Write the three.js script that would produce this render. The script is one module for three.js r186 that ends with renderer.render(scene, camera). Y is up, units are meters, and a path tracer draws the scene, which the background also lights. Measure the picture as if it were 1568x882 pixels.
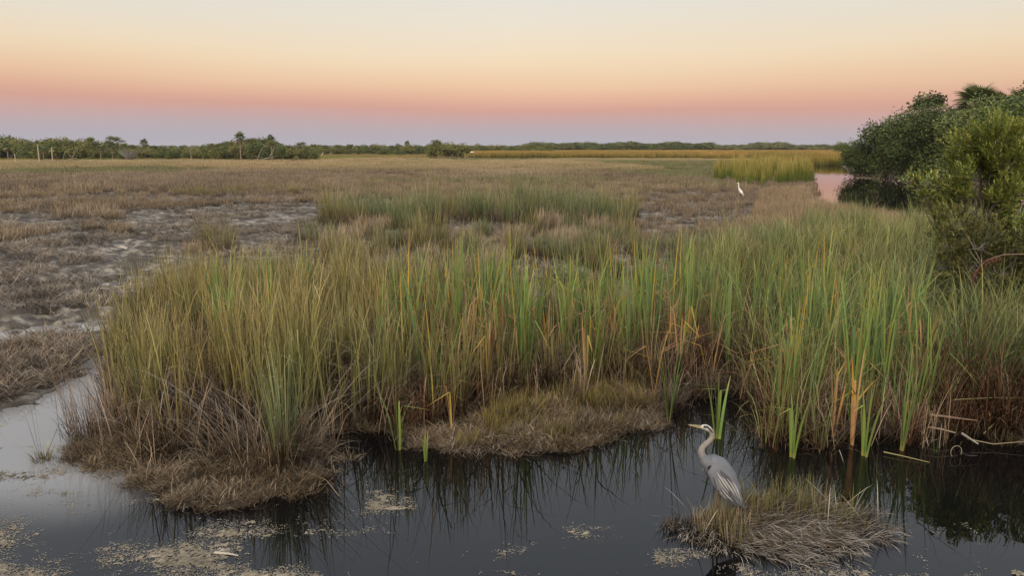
import * as THREE from 'three';

// ------------------------------------------------------------------ camera, sky, sun, exposure
const scene = new THREE.Scene();
const EYE = 4.0, FPX = 1184, PITCH = 10.3 * Math.PI / 180;
const camera = new THREE.PerspectiveCamera(2 * Math.atan(441 / FPX) * 180 / Math.PI, 1024 / 577, 0.3, 16000);
camera.position.set(0, EYE, 0);
camera.rotation.x = -PITCH;
const s2l = (c) => (c /= 255) <= 0.04045 ? c / 12.92 : ((c + 0.055) / 1.055) ** 2.4;
const rgb = (r, g, b) => [s2l(r), s2l(g), s2l(b)];
const lerp = (a, b, t) => a + (b - a) * t, clamp = (x, a, b) => Math.min(b, Math.max(a, x));
const smooth = (a, b, x) => { const t = clamp((x - a) / (b - a), 0, 1); return t * t * (3 - 2 * t); };
function stops(tab, x) {
  if (x <= tab[0][0]) return tab[0].slice(1);
  for (let i = 1; i < tab.length; i++) if (x <= tab[i][0]) {
    const t = (x - tab[i - 1][0]) / (tab[i][0] - tab[i - 1][0]);
    return [1, 2, 3].map((k) => lerp(tab[i - 1][k], tab[i][k], t));
  }
  return tab[tab.length - 1].slice(1);
}
const EAST = [
  [-3, ...rgb(172, 168, 178)], [0.3, ...rgb(177, 172, 182)], [0.9, ...rgb(180, 169, 175)], [1.5, ...rgb(187, 164, 166)], [2.15, ...rgb(200, 161, 155)],
  [2.8, ...rgb(217, 167, 151)], [3.5, ...rgb(229, 182, 156)], [4.4, ...rgb(239, 201, 167)], [5.7, ...rgb(244, 217, 183)],
  [6.7, ...rgb(244, 224, 195)], [8.4, ...rgb(238, 227, 208)], [10.2, ...rgb(231, 227, 217)],
  [15, 0.74, 0.745, 0.75], [24, 0.70, 0.745, 0.81], [40, 0.70, 0.78, 0.90], [90, 0.68, 0.78, 0.96]];
const WEST = [
  [-3, 0.4, 0.3, 0.2], [0, 1.1, 0.7, 0.4], [5, 1.4, 1.05, 0.7], [15, 1.4, 1.2, 0.95], [30, 1.3, 1.22, 1.12], [50, 1.05, 1.07, 1.1], [90, 0.68, 0.78, 0.96]];
{
  const W = 2048, H = 1024, data = new Float32Array(W * H * 4);
  for (let r = 0; r < H; r++) {
    const el = ((r + 0.5) / H - 0.5) * 180, w = stops(WEST, el);
    for (let c = 0; c < W; c++) {
      const round = ((c + 0.5) / W - 0.5) * 2 * Math.PI, x = Math.cos(round), z = Math.sin(round); // z > 0 lies behind the camera
      const e = stops(EAST, el < 12 ? el - 0.55 * smooth(-0.1, -0.6, x) * (z < 0 ? 1 : 0) * (1 - el / 12) + 0.12 * Math.sin(round * 5 + el * 0.6) + 0.07 * Math.sin(round * 13 - el * 1.1) : el), k = smooth(-0.25, 0.95, z) ** 1.3, side = 1 - 0.10 * Math.abs(x) * (1 - k), o = (r * W + c) * 4;
      // a thin grey bar of far cloud low in the sky
      const bar = 0.05 * Math.exp(-(((el - 1.25 + 0.1 * Math.sin(round * 9)) / 0.12) ** 2)) * smooth(-0.38, -0.5, x) * (z < 0 ? 1 : 0);
      for (let i = 0; i < 3; i++) data[o + i] = lerp(e[i], w[i], k) * side * (1 - bar * (i === 2 ? 0.3 : 1));
      data[o + 3] = 1;
    }
  }
  const t = new THREE.DataTexture(data, W, H, THREE.RGBAFormat, THREE.FloatType);
  t.mapping = THREE.EquirectangularReflectionMapping; t.magFilter = THREE.LinearFilter; t.needsUpdate = true;
  scene.background = t; scene.environment = t;
}
const sun = new THREE.DirectionalLight(new THREE.Color(1, 0.84, 0.66), 2.0);
sun.name = 'sun'; sun.position.set(-45, 85, 100); sun.target.position.set(0, 0, -15); sun.shadow.radius = 36;
sun.castShadow = true; sun.shadow.mapSize.set(4096, 4096);
Object.assign(sun.shadow.camera, { left: -70, right: 70, top: 60, bottom: -60, near: 1, far: 400 });
scene.add(sun, sun.target);
const renderer = new THREE.WebGLRenderer({ antialias: true });
renderer.toneMapping = THREE.LinearToneMapping;
renderer.toneMappingExposure = 1.0;
renderer.shadowMap.enabled = true;

// ------------------------------------------------------------------ helpers
let seed = 12345;
function reseed(n) { seed = n >>> 0; }
function R() { seed = (seed + 0x6d2b79f5) | 0; let t = Math.imul(seed ^ (seed >>> 15), 1 | seed); t = (t + Math.imul(t ^ (t >>> 7), 61 | t)) ^ t; return ((t ^ (t >>> 14)) >>> 0) / 4294967296; }
const rr = (a, b) => a + (b - a) * R(), gauss = () => (R() + R() + R() - 1.5) * 1.155, pick = (a) => a[Math.floor(R() * a.length) % a.length];
function hash(i, j) { let h = Math.imul(i, 374761393) ^ Math.imul(j, 668265263); h = Math.imul(h ^ (h >>> 13), 1274126177); return ((h ^ (h >>> 16)) >>> 0) / 4294967296; }
function vnoise(x, y) {
  const i = Math.floor(x), j = Math.floor(y), u = x - i, v = y - j, s = u * u * (3 - 2 * u), t = v * v * (3 - 2 * v);
  return lerp(lerp(hash(i, j), hash(i + 1, j), s), lerp(hash(i, j + 1), hash(i + 1, j + 1), s), t) * 2 - 1;
}
function fbm(x, y, o = 4) { let s = 0, a = 0.5; for (let i = 0; i < o; i++) { s += a * vnoise(x, y); x = x * 2.03 + 17.1; y = y * 2.03 - 9.7; a *= 0.5; } return s; }
// where the sight line through a photo pixel meets the level y
const CP = Math.cos(PITCH), SP = Math.sin(PITCH);
function G(px, py, y = 0) {
  const a = (px - 784) / FPX, b = (441 - py) / FPX, dy = b * CP - SP, dz = -CP - b * SP, t = (y - EYE) / dy;
  return [a * t, y, dz * t];
}
const at = (px, d) => [(px - 784) / FPX * d * CP, -d];        // x, z of a place d metres ahead seen in column px (near the horizon)
const poly = (list) => list.map(([x, y]) => { const g = G(x, y); return [g[0], g[2]]; });
function inside(P, x, z) {
  let c = false;
  for (let i = 0, j = P.length - 1; i < P.length; j = i++) if ((P[i][1] > z) !== (P[j][1] > z) && x < (P[j][0] - P[i][0]) * (z - P[i][1]) / (P[j][1] - P[i][1]) + P[i][0]) c = !c;
  return c;
}
function signed(P, x, z) {
  let m = 1e18;
  for (let i = 0, j = P.length - 1; i < P.length; j = i++) {
    const ax = P[j][0], az = P[j][1], bx = P[i][0] - ax, bz = P[i][1] - az, t = clamp(((x - ax) * bx + (z - az) * bz) / (bx * bx + bz * bz || 1), 0, 1);
    const dx = x - ax - bx * t, dz = z - az - bz * t; m = Math.min(m, dx * dx + dz * dz);
  }
  return inside(P, x, z) ? Math.sqrt(m) : -Math.sqrt(m);
}
const bin = (px, list) => list.find((b) => px < b[0])[1];
const used = new Map();
function numbered(n) { const k = used.get(n) ?? 0; used.set(n, k + 1); return k ? `${n}_${String(k).padStart(3, '0')}` : n; }
function tag(o, label, category, group, kind) { o.userData = { label, category }; if (group) o.userData.group = group; if (kind) o.userData.kind = kind; return o; }
function base(name, pos = [0, 0, 0], turn = 0) { const o = new THREE.Group(); o.name = numbered(name); o.position.set(...pos); o.rotation.y = turn; scene.add(o); return o; }
function part(name, geo, mat, parent, stuff) { const m = new THREE.Mesh(geo, mat); m.name = name; m.castShadow = m.receiveShadow = true; if (stuff) m.userData.kind = 'stuff'; parent.add(m); return m; }
function copy(o, name, pos, turn, s, label, category, group) {
  const c = o.clone(); c.name = numbered(name); c.position.set(...pos); c.rotation.set(0, turn, 0); Array.isArray(s) ? c.scale.set(...s) : c.scale.setScalar(s);
  tag(c, label, category, group); scene.add(c); return c;
}
// collects ribbons, tubes and leaves into one geometry with vertex colours
class MB {
  constructor() { this.p = []; this.c = []; this.i = []; this.n = 0; }
  v(x, y, z, c) { this.p.push(x, y, z); this.c.push(c[0], c[1], c[2]); return this.n++; }
  tri(a, b, c) { this.i.push(a, b, c); }
  // a grass blade: root x,y,z, heading yaw, length h, first lean, further bend, width w, colour stops along it
  blade(x, y, z, yaw, h, lean, bend, w, segs, col, o = {}) {
    const dx = Math.cos(yaw), dz = Math.sin(yaw), f = o.face ?? yaw + 1.57 + gauss() * 0.7, sx = Math.cos(f), sz = Math.sin(f), j = o.bright ?? rr(0.5, 1.5), hue = gauss() * 0.10, full = o.full ?? 0.35;
    let q = [x, y, z], pa = -1, pb = -1, extra = 0;
    for (let k = 0; k <= segs; k++) {
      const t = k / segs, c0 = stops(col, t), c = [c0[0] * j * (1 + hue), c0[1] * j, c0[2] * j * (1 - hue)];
      const ww = k === segs ? 0 : w * (t < full ? lerp(o.foot ?? 0.8, 1, t / full) : Math.pow(1 - (t - full) / (1 - full), 0.7)) / 2;
      if (k === segs) { const a = this.v(q[0], q[1], q[2], c); this.tri(pa, pb, a); } else {
        const a = this.v(q[0] - sx * ww, q[1], q[2] - sz * ww, c), b = this.v(q[0] + sx * ww, q[1], q[2] + sz * ww, c);
        if (pa >= 0) { this.tri(pa, pb, a); this.tri(pb, b, a); }
        pa = a; pb = b;
        if (o.kink && t >= o.kink) extra = o.kinkBy ?? 1.7;
        const th = lean + bend * t * t + extra, st = h / segs;
        let ny = q[1] + Math.cos(th) * st;
        if (o.floor !== undefined && ny < o.floor) ny = o.floor + R() * 0.02;
        q = [q[0] + dx * Math.sin(th) * st, ny, q[2] + dz * Math.sin(th) * st];
      }
    }
  }
  tube(pts, r0, r1, col, sides = 5) {
    const P = pts.map((p) => new THREE.Vector3(...p)), up = new THREE.Vector3(0.31, 0.2, 0.93); let prev = null;
    P.forEach((p, k) => {
      const t = P[Math.min(k + 1, P.length - 1)].clone().sub(P[Math.max(k - 1, 0)]).normalize(), a = t.clone().cross(up).normalize(), b = t.clone().cross(a), r = lerp(r0, r1, k / (P.length - 1)), ring = [];
      for (let s = 0; s < sides; s++) {
        const g = s / sides * 6.2832, q = p.clone().addScaledVector(a, Math.cos(g) * r).addScaledVector(b, Math.sin(g) * r), jj = 0.85 + 0.3 * hash(k * 7 + s, Math.round(p.x * 50));
        ring.push(this.v(q.x, q.y, q.z, [col[0] * jj, col[1] * jj, col[2] * jj]));
      }
      if (prev) for (let s = 0; s < sides; s++) { const s1 = (s + 1) % sides; this.tri(prev[s], ring[s], prev[s1]); this.tri(prev[s1], ring[s], ring[s1]); }
      prev = ring;
    });
    const e = P[P.length - 1], tip = this.v(e.x, e.y, e.z, col);
    for (let s = 0; s < sides; s++) this.tri(prev[s], tip, prev[(s + 1) % sides]);
  }
  // a leaf: foot, direction, width vector
  leaf(p, d, s, col) {
    const a = this.v(p[0], p[1], p[2], col), b = this.v(p[0] + d[0] * 0.45 + s[0], p[1] + d[1] * 0.45 + s[1], p[2] + d[2] * 0.45 + s[2], col);
    const c = this.v(p[0] + d[0], p[1] + d[1], p[2] + d[2], col), e = this.v(p[0] + d[0] * 0.45 - s[0], p[1] + d[1] * 0.45 - s[1], p[2] + d[2] * 0.45 - s[2], col);
    this.tri(a, b, c); this.tri(a, c, e);
  }
  geo(normals) {
    const g = new THREE.BufferGeometry();
    g.setAttribute('position', new THREE.BufferAttribute(new Float32Array(this.p), 3));
    g.setAttribute('color', new THREE.BufferAttribute(new Float32Array(this.c), 3));
    g.setIndex(new THREE.BufferAttribute(new Uint32Array(this.i), 1));
    if (normals) g.computeVertexNormals();
    return g;
  }
}
const grassMat = new THREE.MeshPhysicalMaterial({ name: 'grass_blades', vertexColors: true, roughness: 0.75, side: THREE.DoubleSide, transmission: 0.12, thickness: 0, specularIntensity: 0.12 });
const dryMat = new THREE.MeshPhysicalMaterial({ name: 'dry_blades', vertexColors: true, roughness: 0.95, side: THREE.DoubleSide, specularIntensity: 0.1 });
const leafMat = new THREE.MeshPhysicalMaterial({ name: 'leaves', vertexColors: true, roughness: 0.6, side: THREE.DoubleSide, transmission: 0.25, thickness: 0, specularIntensity: 0.3 });
const barkMat = new THREE.MeshStandardMaterial({ name: 'bark', vertexColors: true, roughness: 0.95 });
const skinMat = new THREE.MeshStandardMaterial({ name: 'plumage', vertexColors: true, roughness: 0.85 });

// ------------------------------------------------------------------ land, water, ground height
const FARX = 9000;
const LAND = [...poly([[-1200, 660], [-300, 636], [0, 622], [40, 612], [80, 592], [120, 568], [156, 548], [170, 562], [172, 600], [155, 650], [145, 690], [168, 732], [215, 757], [300, 774], [420, 756], [505, 734], [520, 708], [496, 690], [490, 664],
  [560, 654], [600, 668], [690, 682], [800, 685], [880, 675], [950, 658], [1005, 650], [1010, 622], [1080, 600], [1160, 600], [1190, 650], [1290, 672], [1400, 664], [1460, 650], [1568, 676], [1900, 700], [2400, 690]]), [40, -8], [FARX, -8], [FARX, -FARX], [-FARX, -FARX], [-FARX, -12]];
const CHANNEL = poly([[1242, 268], [1222, 258], [1205, 254], [1290, 254], [1300, 266], [1312, 273], [1400, 277], [1470, 281], [1600, 290], [1800, 300], [1800, 350], [1500, 336], [1380, 336], [1300, 324], [1256, 311], [1243, 290]]);
const POND = poly([[770, 432], [900, 424], [1000, 420], [1078, 432], [1085, 470], [980, 488], [860, 480], [780, 462]]);
const SLOUGH = poly([[-80, 530], [-20, 512], [60, 505], [120, 496], [168, 486], [176, 500], [140, 520], [60, 530], [0, 540]]);
const MUD = poly([[-700, 560], [-700, 300], [120, 300], [350, 296], [420, 330], [400, 400], [330, 420], [220, 460], [170, 520], [160, 570], [0, 625], [-300, 640]]);
const STAND_L = poly([[172, 690], [230, 712], [300, 722], [380, 722], [440, 705], [490, 680], [530, 655], [600, 655], [612, 520], [560, 492], [420, 482], [300, 486], [226, 500], [180, 540], [168, 600]]);
const STAND_C = poly([[560, 662], [620, 668], [700, 655], [780, 628], [850, 610], [980, 600], [1020, 606], [1100, 596], [1170, 600], [1170, 505], [1000, 505], [800, 500], [600, 505]]);
const STAND_R = poly([[1160, 610], [1172, 680], [1290, 692], [1400, 680], [1470, 640], [1568, 640], [1800, 660], [1900, 480], [1800, 400], [1420, 352], [1260, 358], [1110, 392], [1050, 450], [1040, 520], [1090, 560]]);
const ISLES = [[1196, 806, 1.36, 0.74], [66, 703, 0.12, 0.09]].map(([px, py, rx, rz]) => { const g = G(px, py); return [g[0], g[2], rx, rz]; });
function landDist(x, z) {
  const near = x * x + z * z < 400 * 400;
  let d = near || z > -30 ? signed(LAND, x, z) : 50;
  if (near) { d = Math.min(d, -signed(CHANNEL, x, z)); if (z > -40) d = Math.min(d, -signed(POND, x, z)); }
  return d;
}
function groundH(x, z) {
  const r = Math.hypot(x, z), far = smooth(60, 200, r);
  let d = landDist(x, z);
  d += (fbm(x * 0.9, z * 0.9, 4) * 0.55 + fbm(x * 4, z * 4, 3) * 0.30 + (r < 20 ? fbm(x * 11, z * 11, 2) * 0.12 : 0)) * (1 - far);
  let h = d < 0 ? Math.max(-0.7, d * 0.5) : Math.min(0.13, d * 0.16);
  if (d > 0) {
    const n = fbm(x * 1.4 + 5, z * 1.4, 4), s = fbm(x * 6, z * 6, 3);
    if (r < 50 && r > 14) h += fbm(x * 3.1, z * 3.1, 3) * 0.09 * smooth(14, 17, r) * (1 - smooth(35, 50, r)) * Math.min(1, d);
    const m = z > -70 ? smooth(-0.5, 1.5, signed(MUD, x, z)) : 0;
    h += (n * 0.10 + s * 0.075 + fbm(x * 14, z * 14, 2) * 0.03 * (1 - smooth(15, 30, r))) * (1 - far) * Math.min(1, d * 1.2);
    if (m > 0) h += m * (-0.05 + n * 0.06 + fbm(x * 0.35, z * 0.35, 2) * 0.10);
    if (z > -30) { const sl = signed(SLOUGH, x, z); if (sl > -0.6) h -= 0.16 * smooth(-0.5, 0.4, sl + fbm(x * 2, z * 2, 3) * 0.7); }
    if (r < 14 && h > 0) h *= 1.1;
  }
  for (const [ix, iz, rx, rz] of ISLES) {
    const q = Math.hypot((x - ix) / rx, (z - iz) / rz) + fbm(x * 2.2, z * 2.2, 3) * 0.35;
    if (q < 1.3) h = Math.max(h, lerp(rx > 1 ? 0.11 : 0.025, -0.25, smooth(0.2, 1.25, q)) + fbm(x * 7, z * 7, 2) * (rx > 1 ? 0.04 : 0.01));
  }
  return lerp(h, h * 0.4 + 0.05, far);
}
{ // water: one dark sheet that runs under everything; where it lies shallow over marl on the left it is paler
  const NA = 360, rad = [0.01]; for (let r = 4; r < 40; r *= 1.02) rad.push(r); for (let r = 40; r < 12000; r *= 1.35) rad.push(r);
  const P = [], C = [], U = [], I = [];
  rad.forEach((r, i) => { for (let k = 0; k <= NA; k++) {
    const a = k / NA * 6.28318, x = Math.sin(a) * r, z = -Math.cos(a) * r, q = r < 38 && z < -7 ? smooth(0.5, 2.2, -x - 3.6 + fbm(x * 0.6, z * 0.6, 3) * 1.5) * smooth(-7.4, -9, z) : 0;
    P.push(x, 0, z); U.push(x / 3, z / 3); C.push(...[0.004, 0.004, 0.0045].map((v, n) => lerp(v, [0.24, 0.238, 0.235][n], q)));
    if (i && k) { const o = i * (NA + 1) + k; I.push(o - NA - 2, o - 1, o - NA - 1, o - NA - 1, o - 1, o); }
  } });
  const g = new THREE.BufferGeometry(); g.setAttribute('position', new THREE.BufferAttribute(new Float32Array(P), 3)); g.setAttribute('color', new THREE.BufferAttribute(new Float32Array(C), 3)); g.setAttribute('uv', new THREE.BufferAttribute(new Float32Array(U), 2)); g.setIndex(I); g.computeVertexNormals();
  const N = 512, data = new Uint8Array(N * N * 4);
  for (let y = 0; y < N; y++) for (let x = 0; x < N; x++) {
    let s = 0; for (const [a, b, m] of [[3, 5, 1], [7, -4, 0.7], [11, 9, 0.5], [-6, 13, 0.5], [17, 3, 0.3], [5, -19, 0.3]]) s += m * Math.sin(6.28318 * (a * x + b * y) / N + a * 1.7 + 1.3 * Math.sin(6.28318 * (b * x - a * y) / N));
    const v = clamp(128 + s * 35, 0, 255), o = (y * N + x) * 4; data[o] = data[o + 1] = data[o + 2] = v; data[o + 3] = 255;
  }
  const bump = new THREE.DataTexture(data, N, N); bump.wrapS = bump.wrapT = THREE.RepeatWrapping; bump.magFilter = THREE.LinearFilter; bump.needsUpdate = true;
  const m = new THREE.Mesh(g, new THREE.MeshPhysicalMaterial({ name: 'dark_water', vertexColors: true, roughness: 0.0, ior: 1.40, bumpMap: bump, bumpScale: 0.0004 }));
  m.name = 'water'; m.receiveShadow = true; tag(m, 'still dark marsh water mirroring the reeds and the sky', 'water', null, 'structure'); scene.add(m);
}
{ // ground: one sheet from the water's edge to the horizon, finer near the camera
  const NA = 680, rad = [];
  for (let r = 5.2; r < 60; r *= 1.0068) rad.push(r);
  for (let r = 60; r < 9000; r *= 1.06) rad.push(r);
  const NR = rad.length, P = new Float32Array(NR * (NA + 1) * 3), C = new Float32Array(NR * (NA + 1) * 3), U = new Float32Array(NR * (NA + 1) * 2), I = [];
  const grey = [0.27, 0.245, 0.22], pale = [0.86, 0.81, 0.745], dark = [0.10, 0.08, 0.065], brown = [0.2, 0.155, 0.11], tan = [0.55, 0.43, 0.28];
  for (let i = 0; i < NR; i++) for (let j = 0; j <= NA; j++) {
    const a = (j / NA - 0.5) * 2.7, r = rad[i], x = Math.sin(a) * r, z = -Math.cos(a) * r, o = i * (NA + 1) + j, h = groundH(x, z), far = smooth(55, 110, r);
    P.set([x, h, z], o * 3); U.set([x / 1.6, z / 1.6], o * 2);
    let c = grey.slice(); const n = fbm(x * 0.5 + 31, z * 0.5, 4), f = fbm(x * 3.6, z * 3.6 + 9, 3);
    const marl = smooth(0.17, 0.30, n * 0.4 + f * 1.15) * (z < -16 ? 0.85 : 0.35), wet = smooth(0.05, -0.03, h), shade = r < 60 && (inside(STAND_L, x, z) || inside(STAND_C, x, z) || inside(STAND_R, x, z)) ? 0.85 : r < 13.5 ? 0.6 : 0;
    for (let k = 0; k < 3; k++) {
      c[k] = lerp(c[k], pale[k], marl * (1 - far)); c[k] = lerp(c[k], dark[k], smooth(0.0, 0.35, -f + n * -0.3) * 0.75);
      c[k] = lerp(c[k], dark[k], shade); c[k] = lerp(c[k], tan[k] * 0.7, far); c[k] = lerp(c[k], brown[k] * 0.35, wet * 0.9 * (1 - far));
    }
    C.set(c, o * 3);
    if (i && j) { const q = o, b = o - 1, d = o - NA - 1, e = d - 1; I.push(e, d, b, d, q, b); }
  }
  const g = new THREE.BufferGeometry();
  g.setAttribute('position', new THREE.BufferAttribute(P, 3)); g.setAttribute('color', new THREE.BufferAttribute(C, 3)); g.setAttribute('uv', new THREE.BufferAttribute(U, 2));
  g.setIndex(new THREE.BufferAttribute(new Uint32Array(I), 1)); g.computeVertexNormals();
  reseed(71);
  const N = 1024, cv = document.createElement('canvas'); cv.width = cv.height = N; const q = cv.getContext('2d');
  q.fillStyle = 'rgb(170,166,160)'; q.fillRect(0, 0, N, N);
  for (let k = 0; k < 9000; k++) {
    const x = R() * N, y = R() * N, l = rr(14, 90), a = rr(0, 6.28), v = Math.floor(rr(70, 245));
    q.strokeStyle = `rgba(${v},${v - 5},${v - 14},0.55)`; q.lineWidth = rr(1, 4);
    for (const ox of [-N, 0, N]) for (const oy of [-N, 0, N]) {
      if (x + ox < -100 || x + ox > N + 100 || y + oy < -100 || y + oy > N + 100) continue;
      q.beginPath(); q.moveTo(x + ox, y + oy); q.quadraticCurveTo(x + ox + Math.cos(a) * l * 0.5 + rr(-8, 8), y + oy + Math.sin(a) * l * 0.5, x + ox + Math.cos(a) * l, y + oy + Math.sin(a) * l); q.stroke();
    }
  }
  const map = new THREE.CanvasTexture(cv); map.colorSpace = THREE.SRGBColorSpace; map.wrapS = map.wrapT = THREE.RepeatWrapping;
  const bump = new THREE.CanvasTexture(cv); bump.wrapS = bump.wrapT = THREE.RepeatWrapping;
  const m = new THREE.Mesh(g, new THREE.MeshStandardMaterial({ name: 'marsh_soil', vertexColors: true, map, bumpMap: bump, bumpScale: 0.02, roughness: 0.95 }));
  m.name = 'ground'; m.castShadow = m.receiveShadow = true; tag(m, 'grey marsh flat of mud, pale marl and dead grass litter', 'ground', null, 'structure'); scene.add(m);
}

// ------------------------------------------------------------------ grass tufts
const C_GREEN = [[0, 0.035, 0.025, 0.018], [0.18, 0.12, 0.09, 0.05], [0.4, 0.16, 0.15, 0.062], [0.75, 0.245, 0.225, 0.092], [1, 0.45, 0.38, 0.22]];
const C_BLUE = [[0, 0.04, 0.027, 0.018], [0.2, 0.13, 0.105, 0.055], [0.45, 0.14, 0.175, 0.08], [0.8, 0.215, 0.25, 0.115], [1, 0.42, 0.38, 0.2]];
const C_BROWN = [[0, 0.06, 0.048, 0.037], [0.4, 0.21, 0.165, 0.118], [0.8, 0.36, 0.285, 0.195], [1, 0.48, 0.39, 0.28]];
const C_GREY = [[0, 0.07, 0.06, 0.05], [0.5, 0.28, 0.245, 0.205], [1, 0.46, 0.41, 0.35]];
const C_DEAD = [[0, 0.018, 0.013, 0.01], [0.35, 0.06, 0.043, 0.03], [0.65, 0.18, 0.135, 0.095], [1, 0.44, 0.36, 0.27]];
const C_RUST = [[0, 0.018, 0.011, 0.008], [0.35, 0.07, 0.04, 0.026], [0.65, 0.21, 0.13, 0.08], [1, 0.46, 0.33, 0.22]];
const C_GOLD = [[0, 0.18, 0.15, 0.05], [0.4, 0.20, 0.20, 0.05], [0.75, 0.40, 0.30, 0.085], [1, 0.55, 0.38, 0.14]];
const C_REED = [[0, 0.11, 0.13, 0.03], [0.45, 0.13, 0.17, 0.035], [0.8, 0.30, 0.26, 0.07], [1, 0.5, 0.37, 0.14]];
function tuft(o) { // n blades of length h on a disc of radius r
  const m = new MB();
  for (let i = 0; i < o.n; i++) {
    const q = Math.sqrt(R()) * o.r, a = R() * 6.283, yaw = (o.away ? a : R() * 6.283) + gauss() * 0.6;
    const dead = R() < (o.deadShare ?? 0), h = o.h * rr(1 - (o.hv ?? 0.4), 1);
    if (dead) m.blade(Math.cos(a) * q, 0, Math.sin(a) * q, yaw, h * rr(0.5, 0.85), rr(0.2, 0.8), rr(0.5, 2.2), o.w, o.segs, C_DEAD, {});
    else m.blade(Math.cos(a) * q, 0, Math.sin(a) * q, yaw, h, Math.abs(gauss()) * (o.lean ?? 0.15), (o.bend ?? 0.5) * (0.2 + R() * R() * 1.6), o.w * rr(0.65, 1.4), o.segs, o.col, { floor: o.floor, kink: R() < (o.kink ?? 0) ? rr(0.45, 0.8) : 0, kinkBy: rr(0.5, 1.6) });
  }
  return m.geo();
}
function mat_(o) { // a low mat of fallen blades
  const m = new MB();
  for (let i = 0; i < o.n; i++) {
    const q = Math.sqrt(R()) * o.r, a = R() * 6.283, yaw = (o.comb ?? R() * 6.283) + gauss() * (o.comb !== undefined ? 0.7 : 1);
    m.blade(Math.cos(a) * q, R() * (o.thick ?? 0.06) - 0.02, Math.sin(a) * q, yaw, o.h * rr(0.4, 1), rr(0.7, 1.75), rr(-0.3, 0.9), o.w * rr(0.6, 1.4), o.segs ?? 3, o.col, { face: R() * 6.28, floor: -0.01 });
  }
  return m.geo();
}
const variants = (k, f, o) => Array.from({ length: k }, () => f(o));
reseed(5);
const T = {
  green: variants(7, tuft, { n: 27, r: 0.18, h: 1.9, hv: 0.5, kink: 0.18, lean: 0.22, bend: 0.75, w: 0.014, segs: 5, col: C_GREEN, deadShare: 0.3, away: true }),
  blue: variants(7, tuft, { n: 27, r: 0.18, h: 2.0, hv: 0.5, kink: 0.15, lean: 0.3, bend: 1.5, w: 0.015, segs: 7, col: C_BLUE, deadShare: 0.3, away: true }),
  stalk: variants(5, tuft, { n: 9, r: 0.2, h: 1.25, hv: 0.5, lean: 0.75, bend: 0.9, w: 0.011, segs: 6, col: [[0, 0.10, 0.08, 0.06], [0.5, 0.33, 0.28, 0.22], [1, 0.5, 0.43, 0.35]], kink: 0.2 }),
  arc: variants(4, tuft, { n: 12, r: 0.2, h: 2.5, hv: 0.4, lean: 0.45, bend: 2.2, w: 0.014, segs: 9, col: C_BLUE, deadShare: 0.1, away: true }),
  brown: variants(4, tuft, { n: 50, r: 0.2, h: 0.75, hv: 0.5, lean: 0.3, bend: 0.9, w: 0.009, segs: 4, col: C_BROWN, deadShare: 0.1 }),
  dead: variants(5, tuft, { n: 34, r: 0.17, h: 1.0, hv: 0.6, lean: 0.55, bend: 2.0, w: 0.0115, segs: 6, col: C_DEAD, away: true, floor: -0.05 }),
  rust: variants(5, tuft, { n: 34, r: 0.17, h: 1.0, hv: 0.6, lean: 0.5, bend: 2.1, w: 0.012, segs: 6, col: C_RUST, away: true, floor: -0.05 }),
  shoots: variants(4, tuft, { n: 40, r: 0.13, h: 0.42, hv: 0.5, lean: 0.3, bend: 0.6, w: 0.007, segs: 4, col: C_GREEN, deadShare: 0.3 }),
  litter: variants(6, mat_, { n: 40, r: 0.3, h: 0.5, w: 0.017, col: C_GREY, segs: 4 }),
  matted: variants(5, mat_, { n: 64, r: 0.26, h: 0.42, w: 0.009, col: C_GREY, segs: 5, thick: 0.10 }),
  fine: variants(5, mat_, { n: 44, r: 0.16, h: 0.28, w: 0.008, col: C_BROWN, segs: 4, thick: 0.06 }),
  pale: variants(3, mat_, { n: 30, r: 0.15, h: 0.3, w: 0.010, col: C_GREY, segs: 4, thick: 0.06 }),
  midbrown: variants(4, tuft, { n: 60, r: 0.5, h: 0.75, hv: 0.6, lean: 0.35, bend: 1.0, w: 0.018, segs: 3, col: C_BROWN }),
  plain: variants(5, tuft, { n: 90, r: 1.3, h: 0.85, hv: 0.6, lean: 0.3, bend: 0.8, w: 0.036, segs: 3, col: C_BROWN }),
  gold: variants(4, tuft, { n: 90, r: 1.5, h: 2.7, hv: 0.4, lean: 0.15, bend: 0.5, w: 0.06, segs: 3, col: C_GOLD }),
  reed: variants(4, tuft, { n: 60, r: 0.4, h: 3.3, hv: 0.4, lean: 0.14, bend: 0.55, w: 0.035, segs: 4, col: C_REED }),
};
const dummy = new THREE.Object3D();
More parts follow.
